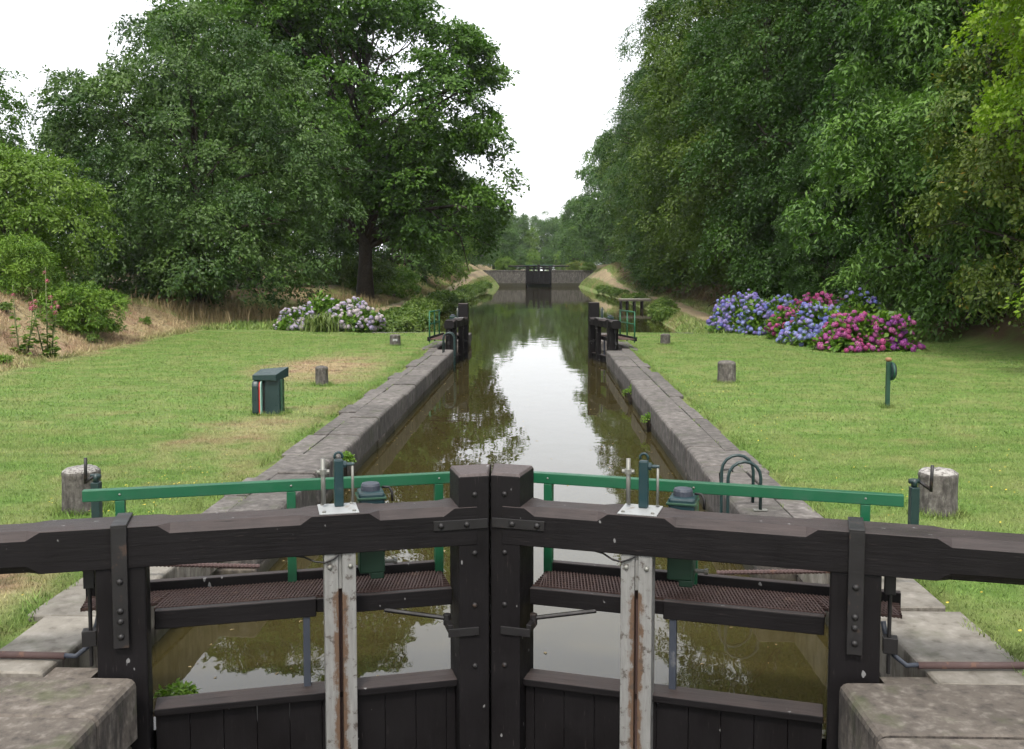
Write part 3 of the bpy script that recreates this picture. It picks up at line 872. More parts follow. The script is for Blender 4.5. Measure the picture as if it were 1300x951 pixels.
# ------------------------------------------------------------------ winding posts, rods, pipes, ladders
for side, lab, px, py in ((-1, 'left', -3.53, 8.45), (1, 'right', 3.51, 8.45)):
    w = empty('winding_post', (px, py, float(hgt(px, py))), label='dark winding post with crank handle behind the %s end of the near gate' % lab, cat='winding post')
    MB().box(-0.036, 0.036, -0.036, 0.036, 0.0, 0.60).build('post', M['teal2'], w, 0.006)
    MB().tube([(0, 0, 0.60), (0, 0, 0.67)], 0.026, 10).tube([(-0.045, 0, 0.65), (0.04, 0, 0.65)], 0.022, 8).build('gear_head', M['teal2'], w, smooth=True)
    pts = [(0.03, 0, 0.655), (0.125, -0.04, 0.585)] if side > 0 else [(0.0, 0, 0.66), (-0.075, -0.04, 0.61)]
    MB().tube(pts, 0.015, 8).tube([(pts[1][0], pts[1][1], pts[1][2] - 0.015), (pts[1][0] + 0.006, pts[1][1], pts[1][2] + 0.21)], 0.015, 8).build('crank_handle', M['iron'], w, smooth=True)
    MB().box(-0.07, 0.07, -0.07, 0.07, 0.0, 0.035).build('base_plate', M['iron'], w)

def spiral_rod(name, a, b, r, mat, label):
    m = MB(); a = Vector(a); b = Vector(b); n = int((b - a).length / 0.03)
    pts = []; rad = []
    for k in range(n * 2 + 1):
        pts.append(a.lerp(b, k / (n * 2))); rad.append(r if k % 2 else r * 0.72)
    m.tube(pts, rad, 8)
    return set_props(m.build(name, mat, smooth=False), label, 'rod')
spiral_rod('threaded_rod', (-3.30, 7.6, 0.16), (-1.95, 7.9, 0.05), 0.022, M['rust_iron'], 'ribbed rusty opening rod behind the left heel post')
spiral_rod('threaded_rod', (3.30, 7.6, 0.16), (1.75, 7.9, 0.03), 0.022, M['rust_iron'], 'ribbed rusty opening rod behind the right heel post')
for side, lab in ((-1, 'left'), (1, 'right')):
    w = empty('cable_pipe', (side * 2.62, 6.0, 0), label='rusty pipe lying on the quay stones at the %s end of the near gate' % lab, cat='pipe')
    MB().tube([(side * 0.02, 0, 0.045), (side * 0.55, 0.02, 0.043), (side * 2.4, 0.10, 0.04)], 0.022, 10).build('pipe', M['rust_iron'], w, smooth=True)
    MB().tube([(side * 0.04, 0, 0.05), (-side * 0.05, 0.0, 0.045), (-side * 0.12, 0.02, 0.10), (-side * 0.17, 0.04, 0.24), (-side * 0.18, 0.05, 0.3)], 0.016, 8).build('hose', M['strut'], w, smooth=True)

def ladder(loc, side, label, hh=0.52):
    w = empty('ladder', loc, label=label, cat='ladder')
    for dy in (0.0, 0.36):
        a = []
        w_in, w_out = -0.06 * side, 0.27 * side
        r = abs(w_out - w_in) / 2; cx = (w_in + w_out) / 2
        pts = [(w_in, dy, -1.3), (w_in, dy, 0.0), (w_in, dy, hh - r)]
        for t in np.linspace(0, math.pi, 9)[1:-1]:
            pts.append((cx - side * r * math.cos(t), dy, hh - r + r * math.sin(t)))
        pts += [(w_out, dy, hh - r), (w_out, dy, 0.0)]
        MB().tube(pts, 0.017, 8).build('handrail_hoop', M['teal2'], w, smooth=True)
    for k in range(5):
        MB().tube([(-0.06 * side, 0, -0.12 - 0.26 * k), (-0.06 * side, 0.36, -0.12 - 0.26 * k)], 0.013, 6).build('rung', M['teal2'], w, smooth=True)
    MB().box(min(0.2 * side, 0.34 * side), max(0.2 * side, 0.34 * side), -0.04, 0.04, 0.022, 0.03).build('foot_plate', M['galv'], w)
    return w
ladder((2.30, 10.05, 0), 1, 'dark green ladder hoops on the right coping behind the near gate')
ladder((-2.28, 29.3, 0), -1, 'dark green ladder hoops on the left coping by the upper gate', 0.62)
# mooring hook on the right coping
hk = MB().tube([(2.40, 11.35, 0.0), (2.385, 11.32, 0.14), (2.41, 11.3, 0.185), (2.50, 11.28, 0.195), (2.53, 11.28, 0.17)], 0.011, 6)
set_props(hk.build('mooring_hook', M['iron'], smooth=True), 'thin bent iron hook on the right coping edge', 'hook')

# ------------------------------------------------------------------ bollards
def bollard(loc, d, h, label, lich=0.0, seed=1, plate=False):
    rng = np.random.default_rng(seed)
    r = d / 2
    prof = [(r * 1.02, -0.2), (r * 1.02, 0.0), (r * 0.985, h * 0.45), (r * 0.97, h * 0.80), (r * 0.995, h * 0.84), (r * 0.97, h * 0.91), (r * 0.80, h * 0.965), (r * 0.35, h), (r * 0.05, h * 1.005)]
    m = MB().lathe(prof, (0, 0, 0), 24)
    m.v = [(x * (1 + 0.015 * math.sin(5 * z * 9 + x * 20)) + rng.normal() * 0.003, y + rng.normal() * 0.003, z + rng.normal() * 0.003) for x, y, z in m.v]
    if plate:
        root = empty('stone_bollard', loc, label=label, cat='bollard', group='stone mooring bollards on the lawns')
        m.build('block', M['bollard'], root, smooth=True)
        MB().box(-0.05, 0.10, -r - 0.012, -r - 0.004, h * 0.42, h * 0.62).build('painted_mark', M['plate'], root)
        return root
    o = m.build('stone_bollard', M['bollard_l' if lich else 'bollard'], None, smooth=True, loc=loc)
    return set_props(o, label, 'bollard', 'stone mooring bollards on the lawns')
bollard((-4.345, 9.9, 0), 0.375, 0.465, 'stout stone bollard on the left lawn nearest the black gate', lich=1, seed=1)
bollard((4.345, 10.05, 0), 0.38, 0.465, 'stout white-lichened stone bollard on the right lawn beside the crank handle', lich=1, seed=2)
bollard((-4.36, 21.15, 0), 0.275, 0.42, 'slim stone bollard on the left lawn behind the dark green cabinet', seed=3)
bollard((4.45, 22.05, 0), 0.40, 0.475, 'stone bollard midway along the right lawn', seed=4)
bollard((-4.45, 32.6, 0), 0.36, 0.37, 'squat stone bollard with white mark on the left lawn by the upper gate', seed=5, plate=True)
bollard((4.53, 33.5, 0), 0.34, 0.35, 'squat stone bollard on the right lawn by the upper gate', seed=6)

# ------------------------------------------------------------------ lifebuoy cabinet and post
cb = empty('lifebuoy_cabinet', (-4.29, 16.85, 0), R(4), label='dark green lifebuoy cabinet with slanted lid and red stripe on the left lawn', cat='cabinet')
MB().box(-0.08, 0.17, -0.10, 0.14, 0, 0.60).build('body', M['teal2'], cb, 0.006)
MB().box(0.171, 0.21, -0.06, 0.12, 0, 0.60).build('side_panel', M['dkgreen'], cb, 0.004)
sec = [(-0.28, 0.61), (0.12, 0.60), (0.12, 0.735), (-0.28, 0.715)]
lid = MB().add([(-0.28, -0.15, 0.600), (0.13, -0.17, 0.585), (0.28, 0.16, 0.63), (-0.20, 0.18, 0.63), (-0.28, -0.15, 0.685), (0.13, -0.17, 0.695), (0.285, 0.16, 0.80), (-0.20, 0.18, 0.76)],
               [(0, 3, 2, 1), (4, 5, 6, 7), (0, 1, 5, 4), (1, 2, 6, 5), (2, 3, 7, 6), (3, 0, 4, 7)])
lid.build('lid', M['teal2'], cb, 0.008)
def slab_round(x0, x1, rad, y0, y1, z0, z1, mat, name, bev=0.0):
    """upright rounded panel seen edge on: thickness along x"""
    prof = [(y0, z0), (y1, z0), (y1, z1 - rad)]
    for a in (30, 60, 90): prof.append((y1 - rad + rad * math.cos(R(a)), z1 - rad + rad * math.sin(R(a))))
    for a in (90, 120, 150, 180): prof.append((y0 + rad + rad * math.cos(R(a)), z1 - rad + rad * math.sin(R(a))))
    MB().loft([[(x, y, z) for y, z in prof] for x in (x0, x1)]).build(name, mat, cb, bev)
slab_round(-0.285, -0.165, 0.10, -0.20, 0.20, 0.02, 0.595, M['teal2'], 'drum_cover', 0.035)
slab_round(-0.164, -0.140, 0.10, -0.19, 0.19, 0.03, 0.58, M['red'], 'lifebuoy_edge')
slab_round(-0.139, -0.122, 0.10, -0.21, 0.21, 0.02, 0.59, M['mint'], 'drum_rim')
slab_round(-0.121, -0.082, 0.06, -0.09, 0.12, 0.02, 0.57, M['iron'], 'hinge_panel')

ps = empty('marker_post', (6.60, 18.05, 0), label='slim dark post with orange knob and green box on the right lawn', cat='post')
MB().box(-0.035, 0.035, -0.035, 0.035, -0.1, 0.82).build('post', M['dkgreen'], ps, 0.006)
MB().lathe([(0.02, 0.82), (0.05, 0.835), (0.058, 0.865), (0.045, 0.893), (0.01, 0.90)], (0, 0, 0), 14).build('knob', M['orange'], ps, smooth=True)
MB().lathe([(0.12, 0.036), (0.165, 0.045), (0.17, 0.075), (0.14, 0.11), (0.05, 0.118)], (0, 0, 0.65), 18, 0).build('buoy_case', M['teal2'], ps, smooth=True)
MB().lathe([(0.171, 0.050), (0.171, 0.062)], (0, 0, 0.65), 18, 0).build('case_seam', M['green'], ps)

# wooden post at the left edge of the picture
wp = empty('garden_post', (-14.85, 27.0, float(hgt(-14.85, 27.0))), label='dark wooden post with green tip on the left bank', cat='post')
MB().tube([(0, 0, -0.3), (0.01, 0, 0.7), (0, 0, 1.25)], [0.075, 0.07, 0.065], 10).build('shaft', M['bark'], wp, smooth=True)
MB().tube([(0, 0, 1.25), (0, 0, 1.6)], [0.066, 0.05], 10).build('tip', M['dkgreen'], wp, smooth=True)

# ------------------------------------------------------------------ jetty
jt = empty('jetty', (7.75, 79.0, WATER), label='small grey wooden jetty on the right bank of the upper pound', cat='jetty')
for k in range(10):
    x = -1.2 + k * 0.245
    MB().box(x, x + 0.225, -0.75, 0.75, 0.70, 0.755).build('deck_plank', M['deck'], jt, 0.006)
for x in (-1.05, -0.55, 0.0, 0.6):
    for y in (-0.62, 0.62):
        MB().tube([(x, y, -1.2), (x, y, 0.6)], 0.07, 8).build('pile', M['wood_post'], jt, smooth=True)
for y in (-0.62, 0.62):
    MB().box(-1.19, 1.24, y - 0.05, y + 0.05, 0.58, 0.695).build('joist', M['deck'], jt)

# ------------------------------------------------------------------ far lock
for side, lab in ((-1, 'left'), (1, 'right')):
    w = empty('lock_wall', (0, FARY - 0.15, 0), label='dark mossy stone wing wall on the %s of the far lock gate' % lab, cat='wall')
    out = 10.4
    a, b = sorted((side * 2.42, side * out))
    MB().box(a, b, 0.0, 1.0, -2.0, 2.34).build('wall_face', M['far_stone'], w)
    x = 2.40
    rng = np.random.default_rng(90 + side)
    while x < out - 0.1:
        L = min(rng.uniform(0.9, 1.5), out + 0.05 - x)
        aa, bb = sorted((side * (x + 0.01), side * (x + L - 0.01)))
        MB().box(aa, bb, -0.08, 0.75, 2.345, 2.60 + rng.normal() * 0.01).build('coping_stone', M['far_stone'], w, 0.02)
        x += L
    aa, bb = sorted((side * 2.46, side * 3.2))
    MB().box(aa, bb, 1.0, 30, -1.0, 2.58).build('chamber_wall', M['far_stone'], w)
lock_gate('left leaf of the closed gate of the far lock', (-2.235, FARY + 0.6, 2.55), TH, 1, 3.6, detail=False, paddle='wood_post')
lock_gate('right leaf of the closed gate of the far lock', (2.235, FARY + 0.6, 2.55), math.pi - TH, -1, 3.6, detail=False, paddle='wood_post')
lock_gate('left leaf of the upper gate behind the far lock gate', (-2.235, FARY + 27, 2.75), TH, 1, 3.2, detail=False, paddle='wood_post')
lock_gate('right leaf of the upper gate behind the far lock gate', (2.235, FARY + 27, 2.75), math.pi - TH, -1, 3.2, detail=False, paddle='wood_post')

# ------------------------------------------------------------------ flower heads and bushes
def head_mesh(name, rng, mat, n=34):
    """mophead: a ball of small four-sided florets standing proud of a core"""
    V_ = []; F_ = []
    for k in range(n):
        z = 1 - (k + 0.5) * 1.55 / n; t = k * 2.39996
        rr = math.sqrt(max(0, 1 - z * z)); d = Vector((rr * math.cos(t), rr * math.sin(t), z * 0.85))
        u = d.orthogonal().normalized(); w_ = d.cross(u).normalized()
        a0 = rng.uniform(0, 3); s = rng.uniform(0.26, 0.36); c = d * rng.uniform(0.88, 1.06)
        i = len(V_)
        V_.append(c + d * 0.03)
        for q in range(4):
            a = a0 + q * math.pi / 2
            V_.append(c + (u * math.cos(a) + w_ * math.sin(a)) * s - d * 0.05)
        F_ += [(i, i + 1, i + 2), (i, i + 2, i + 3), (i, i + 3, i + 4), (i, i + 4, i + 1)]
    m = MB(); m.add(V_, F_)
    me = bpy.data.meshes.new(name); me.from_pydata([tuple(v) for v in m.v], [], m.f); me.materials.append(mat); me.update()
    return me

def flower_bush(name, loc, rx, ry, h, heads, pets, seed, label, cat, group, head_r=0.088, n_leaf=2400, leafmat='leaf_hyd', top_green=0.0):
    rng = np.random.default_rng(seed)
    root = empty(name, (loc[0], loc[1], float(hgt(loc[0], loc[1]))), label=label, cat=cat, group=group)
    d = unit(rng.normal(size=(n_leaf, 3))); d[:, 2] = np.abs(d[:, 2]) * 1.0
    s = rng.uniform(0.55, 1.0, n_leaf)
    lump = 1.05 + 0.17 * np.sin(d[:, 0] * 5 + seed) * np.sin(d[:, 1] * 4 + seed * 2) + 0.09 * np.sin(d[:, 2] * 9 + seed)
    P = d * np.array([rx, ry, h]) * (s * lump)[:, None]
    P[:, 2] = np.maximum(P[:, 2], 0.03)
    D = d * 0.7 + rng.normal(size=(n_leaf, 3)) * 0.5 + np.array([0, 0, -0.1])
    N = unit(d * 0.6 + np.array([0, 0, 0.7]) + rng.normal(size=(n_leaf, 3)) * 0.35)
    L = 0.20 * rng.uniform(0.7, 1.25, n_leaf)
    fo = link_mesh('foliage', leaves_mesh('foliage', P, D, N, L, L * 0.62, rng.random(n_leaf), M[leafmat]), None, root)
    fo['kind'] = 'stuff'
    stem = MB()
    for k in range(9):
        a = rng.uniform(0, 6.28); q = rng.uniform(0.2, 0.75)
        stem.tube([(0.1 * math.cos(a), 0.1 * math.sin(a), -0.1), (rx * q * 0.6 * math.cos(a), ry * q * 0.6 * math.sin(a), h * 0.5), (rx * q * math.cos(a), ry * q * math.sin(a), h * 0.78)], [0.02, 0.014, 0.006], 5)
    stem.build('stems', M['stem'], root, smooth=True)
    meshes = [[head_mesh('flower_head', rng, M[p]) for _ in range(2)] for p in pets]
    placed = []
    t = 0
    heads = min(290, int(heads * 1.4))
    while len(placed) < heads and t < heads * 40:
        t += 1
        dd = unit(rng.normal(size=3)); dd[2] = abs(dd[2])
        if dd[2] < 0.04 or (top_green and dd[2] > 0.62 and rng.random() < top_green): continue
        lump = 1.05 + 0.17 * math.sin(dd[0] * 5 + seed) * math.sin(dd[1] * 4 + seed * 2) + 0.09 * math.sin(dd[2] * 9 + seed)
        p = dd * np.array([rx, ry, h]) * lump * rng.uniform(0.90, 1.08)
        if math.sin(p[0] * 4.1 + seed) * math.sin(p[1] * 3.7 + 2 * seed) * math.sin(p[2] * 5 + seed) > 0.28: continue
        if p[2] < head_r * 0.9: p[2] = head_r * rng.uniform(0.9, 1.6)
        if any(np.sum((p - q) ** 2) < (head_r * 1.1) ** 2 for q in placed): continue
        placed.append(p)
        f = int(rng.integers(len(pets)))
        me = meshes[f][int(rng.integers(2))]
        o = bpy.data.objects.new('flower_head', me); COL.objects.link(o); o.parent = root
        o.location = p; hr = head_r * rng.uniform(0.62, 1.3); o.scale = (hr, hr, hr)
        o.rotation_euler = Vector(dd + np.array([0, 0, 0.5])).to_track_quat('Z', 'Y').to_euler()
    return root
GH = 'hydrangea bushes at the back of the right lawn'
flower_bush('hydrangea_bush', (8.65, 41.3), 1.2, 1.5, 1.36, 210, ['pet_violet', 'pet_violet', 'pet_blue'], 1, 'violet hydrangea bush at the canal end of the row on the right lawn', 'hydrangea', GH)
flower_bush('hydrangea_bush', (9.45, 38.8), 1.2, 1.35, 1.38, 190, ['pet_blue', 'pet_violet', 'pet_blue'], 2, 'blue-violet hydrangea bush second from the canal on the right lawn', 'hydrangea', GH, top_green=0.5)
flower_bush('hydrangea_bush', (10.75, 37.6), 1.3, 1.35, 1.46, 200, ['pet_crim', 'pet_crim', 'pet_mag'], 3, 'tall crimson hydrangea bush between blue ones on the right lawn', 'hydrangea', GH)
flower_bush('hydrangea_bush', (9.35, 35.8), 0.85, 1.1, 1.05, 110, ['pet_crim', 'pet_mag'], 4, 'low crimson hydrangea bush at the front of the row on the right lawn', 'hydrangea', GH)
flower_bush('hydrangea_bush', (11.7, 36.0), 1.3, 1.3, 1.40, 120, ['pet_blue', 'pet_violet'], 5, 'leafy blue hydrangea bush at the back of the row below the trees', 'hydrangea', GH, top_green=0.6)
flower_bush('hydrangea_bush', (9.55, 33.2), 1.02, 1.2, 1.14, 170, ['pet_blue', 'pet_blue', 'pet_violet'], 6, 'bright blue hydrangea bush between crimson and magenta ones on the right lawn', 'hydrangea', GH)
flower_bush('hydrangea_bush', (9.95, 31.0), 0.92, 1.0, 1.04, 150, ['pet_mag', 'pet_crim', 'pet_mag'], 7, 'pinkish magenta hydrangea bush near the front right end of the row', 'hydrangea', GH)
flower_bush('hydrangea_bush', (11.0, 31.3), 0.98, 1.0, 1.08, 150, ['pet_purp', 'pet_mag', 'pet_purp'], 8, 'purple and magenta hydrangea bush at the right-hand end of the row', 'hydrangea', GH, top_green=0.2)
GL = 'mauve hydrangeas at the back of the left lawn'
flower_bush('hydrangea_bush', (-7.45, 41.4), 1.15, 1.2, 1.05, 180, ['pet_mauve', 'pet_mauve', 'pet_lilac'], 11, 'faded mauve hydrangea bush nearest the canal at the back of the left lawn', 'hydrangea', GL, 0.095, top_green=0.1)
flower_bush('hydrangea_bush', (-8.75, 42.0), 1.1, 1.2, 1.22, 70, ['pet_mauve', 'pet_lilac'], 12, 'tall leafy mauve hydrangea bush in the middle of the left clump', 'hydrangea', GL, 0.09, top_green=0.7)
flower_bush('hydrangea_bush', (-9.75, 41.3), 0.85, 0.9, 0.80, 110, ['pet_lilac', 'pet_mauve'], 13, 'small pale violet hydrangea bush at the left end of the left clump', 'hydrangea', GL, 0.09)

# strap-leaved clump in front of the left hydrangeas
rng = np.random.default_rng(77)
ag = empty('strap_leaf_plant', (-8.55, 39.9, 0), label='clump of arching green strap leaves in front of the mauve hydrangeas', cat='plant')
V_ = []; Q_ = []; Rn = []
for k in range(260):
    a = rng.uniform(0, 6.28); ln = rng.uniform(0.65, 1.1); tilt = rng.uniform(0.2, 1.2)
    b0 = np.array([rng.normal() * 0.28, rng.normal() * 0.18, 0.0]); w_ = 0.028
    side_ = np.array([-math.sin(a), math.cos(a), 0]) * w_
    r_ = rng.random()
    for q in range(5):
        t = q / 4
        p = b0 + np.array([math.cos(a), math.sin(a), 0]) * (ln * math.sin(tilt) * t ** 1.3) + np.array([0, 0, ln * (math.cos(tilt) * t * 1.05 + 0.25 * math.sin(t * 3.0)) - 0.38 * t ** 3 * ln])
        ww = side_ * (1 - t * 0.85)
        V_ += [p - ww, p + ww]; Rn += [r_, r_]
        if q: i = len(V_) - 4; Q_.append((i, i + 1, i + 3, i + 2))
o = link_mesh('leaf_blades', quads_mesh('leaf_blades', np.array(V_), np.array(Q_), rnd=Rn, mat=M['strap']), None, ag)
o['kind'] = 'stuff'

# ------------------------------------------------------------------ shrubs
def shrub(name, loc, rx, ry, h, mat, seed, label, cat='shrub', group=None, n=60, leaf=0.11, aspect=0.5, sprays=8, leaves=16, rb=0.34, spray_r=0.22, flat=0.6, droop=0.2, zoff=0.0):
    rng = np.random.default_rng(seed)
    root = empty(name, (loc[0], loc[1], float(hgt(loc[0], loc[1])) + zoff), label=label, cat=cat)
    if group: root['group'] = group
    C, Rb, O = env_blobs(rng, [(0, 0, h * 0.42, rx, ry, h * 0.56)], n, rb * 0.7, rb * 1.25, 0.25)
    fl = foliage(rng, C, Rb, O, sprays, leaves, leaf, aspect, spray_r, droop, flat)
    fl[0][:, 2] = np.maximum(fl[0][:, 2], 0.0)
    o = link_mesh('foliage', leaves_mesh('foliage', *fl, M[mat]), None, root); o['kind'] = 'stuff'
    st = MB()
    for k in range(7):
        e = C[int(rng.integers(len(C)))]
        st.tube([(e[0] * 0.1, e[1] * 0.1, -0.15), (e[0] * 0.5, e[1] * 0.5, e[2] * 0.6), tuple(e)], [0.03, 0.02, 0.008], 5)
    st.build('stems', M['bark'], root, smooth=True)
    return root
shrub('juniper', (-15.2, 32.8), 1.5, 1.2, 1.45, 'leaf_jun', 21, 'low spreading bright green juniper on the left bank', 'juniper', n=110, leaf=0.13, aspect=0.22, leaves=26, rb=0.32, flat=0.9, droop=0.1)
shrub('juniper', (-17.2, 32.5), 1.4, 1.3, 1.75, 'leaf_jun', 22, 'taller dark juniper behind the hollyhock on the left bank', 'juniper', n=90, leaf=0.13, aspect=0.22, leaves=24, rb=0.34, flat=0.9)
shrub('bramble', (-12.4, 84), 2.3, 2.2, 2.3, 'leaf_fresh', 23, 'bright green bramble beside the oak trunk', 'bramble', n=110, leaf=0.15, leaves=18, rb=0.5, spray_r=0.3)
shrub('bramble', (-13.3, 76), 2.4, 2.6, 2.6, 'leaf_bank', 24, 'dull green thicket behind the oak trunk', 'thicket', n=110, leaf=0.17, leaves=18, rb=0.6, spray_r=0.35)
shrub('clipped_bush', (-6.3, FARY + 3.2), 1.85, 1.7, 2.35, 'leaf_light', 25, 'rounded yellow-green bush above the left wing wall of the far lock', 'bush', n=150, leaf=0.16, leaves=18, rb=0.4)
shrub('ivy', (9.4, FARY + 0.6), 1.1, 1.0, 1.2, 'leaf_bank', 26, 'ivy tumbling over the right end of the far lock wall', 'ivy', n=60, leaf=0.2, rb=0.4)
shrub('flowering_shrub', (7.6, FARY + 4), 2.2, 1.4, 1.5, 'leaf_brown', 27, 'dull pinkish shrub above the right wing wall of the far lock', 'shrub', n=80, leaf=0.18, rb=0.4)
rng = np.random.default_rng(5)
yb = 43.5
k = 0
while yb < 150:
    step = rng.uniform(2.2, 3.2) * (1 + (yb - 43) / 90)
    if k % 4 == 3 and yb > 56:
        yb += step * 0.8; k += 1; continue
    xx = float(canal_l(yb)) - 0.75 + rng.normal() * 0.12
    shrub('bank_shrub', (xx, yb), 0.85 + rng.random() * 0.3, step * 0.62, 0.38 + 0.35 * rng.random(), 'leaf_bank', 100 + k,
          'leafy waterside plants in the fringe along the left bank of the upper pound', 'waterside plants', 'waterside plants along the left bank', n=60, leaf=0.12 + yb * 0.0006, leaves=14, rb=0.3, zoff=-0.1)
    yb += step; k += 1
yb = 58
while yb < 140:
    step = rng.uniform(2.6, 4.2) * (1 + (yb - 43) / 80)
    xx = float(canal_r(yb)) + 0.7 + rng.normal() * 0.12
    if 74 < yb < 85 or rng.random() < 0.35:
        yb += step; continue
    shrub('bank_shrub', (xx, yb), 0.45 + rng.random() * 0.3, step * 0.36, 0.25 + 0.35 * rng.random(), 'leaf_bank', 200 + k,
          'low leafy plants in the fringe along the right bank of the upper pound', 'waterside plants', 'waterside plants along the right bank', n=40, leaf=0.12 + yb * 0.0006, leaves=14, rb=0.28, zoff=-0.1)
    yb += step; k += 1
# wall weeds
for (x, y, z, s, lab) in ((-2.335, 13.4, -0.16, 0.08, 'tuft of green weeds growing from the left chamber wall'),
                          (-2.06, 6.35, -0.42, 0.08, 'leafy weed growing at the foot of the left heel post'), (2.335, 22.0, -0.3, 0.11, 'weed tuft midway along the right chamber wall'),
                          (2.335, 18.2, -0.32, 0.09, 'small weed tuft on the right chamber wall nearer the gate')):
    r = shrub('wall_weed', (0, 30), s, s, s * 2.0, 'leaf_fresh', int(900 + x * 10 + y), lab, 'weed', n=14, leaf=0.042, leaves=8, sprays=4, rb=0.05, spray_r=0.05)
    r.location = (x, y, z - 0.05)

rng = np.random.default_rng(19)
for k in range(14):
    yy = rng.uniform(22, 40); xx = float(foot_l(yy)) - rng.uniform(0.3, 2.6)
    shrub('bank_weed', (xx, yy), rng.uniform(0.12, 0.3), rng.uniform(0.12, 0.3), rng.uniform(0.12, 0.35), 'leaf_light' if k % 3 else 'leaf_bank', 700 + k,
          'small green weed tuft on the dry left bank', 'weed', 'weed tufts on the dry left bank', n=16, leaf=0.07, leaves=9, sprays=5, rb=0.09, spray_r=0.08)
# hollyhocks
def hollyhock(loc, stalks, seed, label):
    rng = np.random.default_rng(seed)
    root = empty('hollyhock', (loc[0], loc[1], float(hgt(*loc))), label=label, cat='hollyhock')
    P = []; D = []; N = []; L = []
    me = [head_mesh('flower', rng, M['pet_pink'], 14) for _ in range(2)]
    for (dx, lean_, h) in stalks:
        base = Vector((dx * 0.3, rng.normal() * 0.12, -0.05)); tip = Vector((dx + lean_, rng.normal() * 0.15, h))
        mid = base.lerp(tip, 0.5) + Vector((dx * 0.25, 0, 0.05))
        MB().tube([base, mid, tip], [0.022, 0.016, 0.006], 6).build('stalk', M['stem'], root, smooth=True)
        for q in range(46):
            t = rng.random(); c = base.lerp(mid, t * 2) if t < 0.5 else mid.lerp(tip, t * 2 - 1)
            a = rng.uniform(0, 6.28); big = (1 - t) ** 1.2
            P.append(c); D.append((math.cos(a), math.sin(a), 0.1)); N.append((0, 0, 1)); L.append(0.07 + 0.22 * big)
        for q in range(int(rng.integers(1, 4))):
            t = rng.uniform(0.72, 1.0); c = mid.lerp(tip, t * 2 - 1) if t < 1 else tip
            o = bpy.data.objects.new('flower', me[q % 2]); COL.objects.link(o); o.parent = root
            o.location = c + Vector((rng.normal() * 0.03, -0.05, 0)); s = rng.uniform(0.05, 0.075); o.scale = (s, s, s); o.rotation_euler = (R(70), 0, 0)
    n = len(P); L = np.array(L)
    N = unit(np.array(N, float) + rng.normal(size=(n, 3)) * 0.3)
    o = link_mesh('leaves', leaves_mesh('leaves', np.array([tuple(p) for p in P]), np.array(D), N, L, L * 0.85, rng.random(n), M['leaf_light']), None, root)
    o['kind'] = 'stuff'
hollyhock((-13.45, 27.3), [(0.0, 0.0, 2.55), (0.15, 0.05, 1.75), (-0.25, -0.25, 1.9), (0.2, 0.1, 1.6)], 3, 'tall hollyhock with pink flowers on the dry left bank')
hollyhock((-13.95, 27.0), [(-0.1, -0.12, 1.85), (0.15, 0.12, 1.5), (0.3, 0.15, 1.45)], 4, 'shorter leaning hollyhock left of the tall one on the left bank')

# ------------------------------------------------------------------ trees
HL = lambda x, y, dz=0.0: (x, y, float(hgt(x, y)) + dz)
# oak over the canal
tree('oak_tree', HL(-12.0, 70), [(-0.3, 0, 14.0, 8.6, 8, 8.2), (5.6, -1, 8.0, 4.8, 4.6, 3.8), (-5.5, 0, 11, 6.5, 6, 6.5), (-1.6, 0, 21.0, 5.4, 5.6, 4.4), (5.0, -1.5, 13.2, 5.6, 5, 4.6), (-8.5, 0, 19, 5.5, 5, 4.5)],
     350, (1.1, 1.9), 20, 24, 0.27, 0.58, M['leaf_oak'], 301, 0.55, 21, limbs=40, spray_r=0.62, droop=0.15, flat=0.9, inner=0.16, fork=0.20, lean=(0.004, 0),
     label='great oak with dark trunk leaning over the left bank of the canal', cat='tree')
# big sallow
tree('sallow_tree', HL(-16.9, 49.5), [(0, 0, 6.8, 7.0, 6.0, 5.9), (1.8, -1, 4.2, 5.6, 5.2, 4.6), (-3.0, 0, 5.0, 4.6, 4.8, 4.8), (0.0, 0, 10.5, 3.8, 4, 3.0)],
     210, (1.1, 1.9), 30, 26, 0.18, 0.48, M['leaf_willow'], 302, 0.3, 10.5, limbs=24, spray_r=0.45, droop=0.2, flat=0.55, inner=0.28, fork=0.1,
     label='broad dome-shaped dark green tree behind the left bank', cat='tree')
tree('young_tree', HL(-20.3, 38.5), [(0, 0, 2.9, 2.9, 2.8, 2.6), (-1.8, 0, 2.4, 2.8, 2.6, 2.4)], 130, (0.7, 1.1), 20, 24, 0.155, 0.5, M['leaf_light'], 303, 0.14, 4.6, limbs=14, spray_r=0.36,
     inner=0.15, label='light green young tree at the left edge of the picture', cat='tree')
tree('ash_tree', HL(-28.2, 46), [(0, 0, 8.5, 3.6, 3.5, 4.0)], 90, (0.6, 1.1), 9, 20, 0.2, 0.45, M['leaf_oak'], 304, 0.2, 10.5, limbs=16, spray_r=0.45,
     inner=0.1, label='dark loose-leaved tree at the far left edge behind the young tree', cat='tree')
# tall trees behind the oak and sallow
tB = tree('lime_tree', HL(-21, 74), [(0, 0, 14, 7, 6.5, 9.5), (2, 0, 20, 5, 5, 4.5), (-3.5, 0, 9, 5, 5, 6)], 190, (1.2, 2.0), 18, 22, 0.25, 0.55, M['leaf_oak'], 305, 0.45, 20, limbs=26, spray_r=0.6,
     inner=0.16, label='tall tree behind the dome-shaped tree on the left', cat='tree')

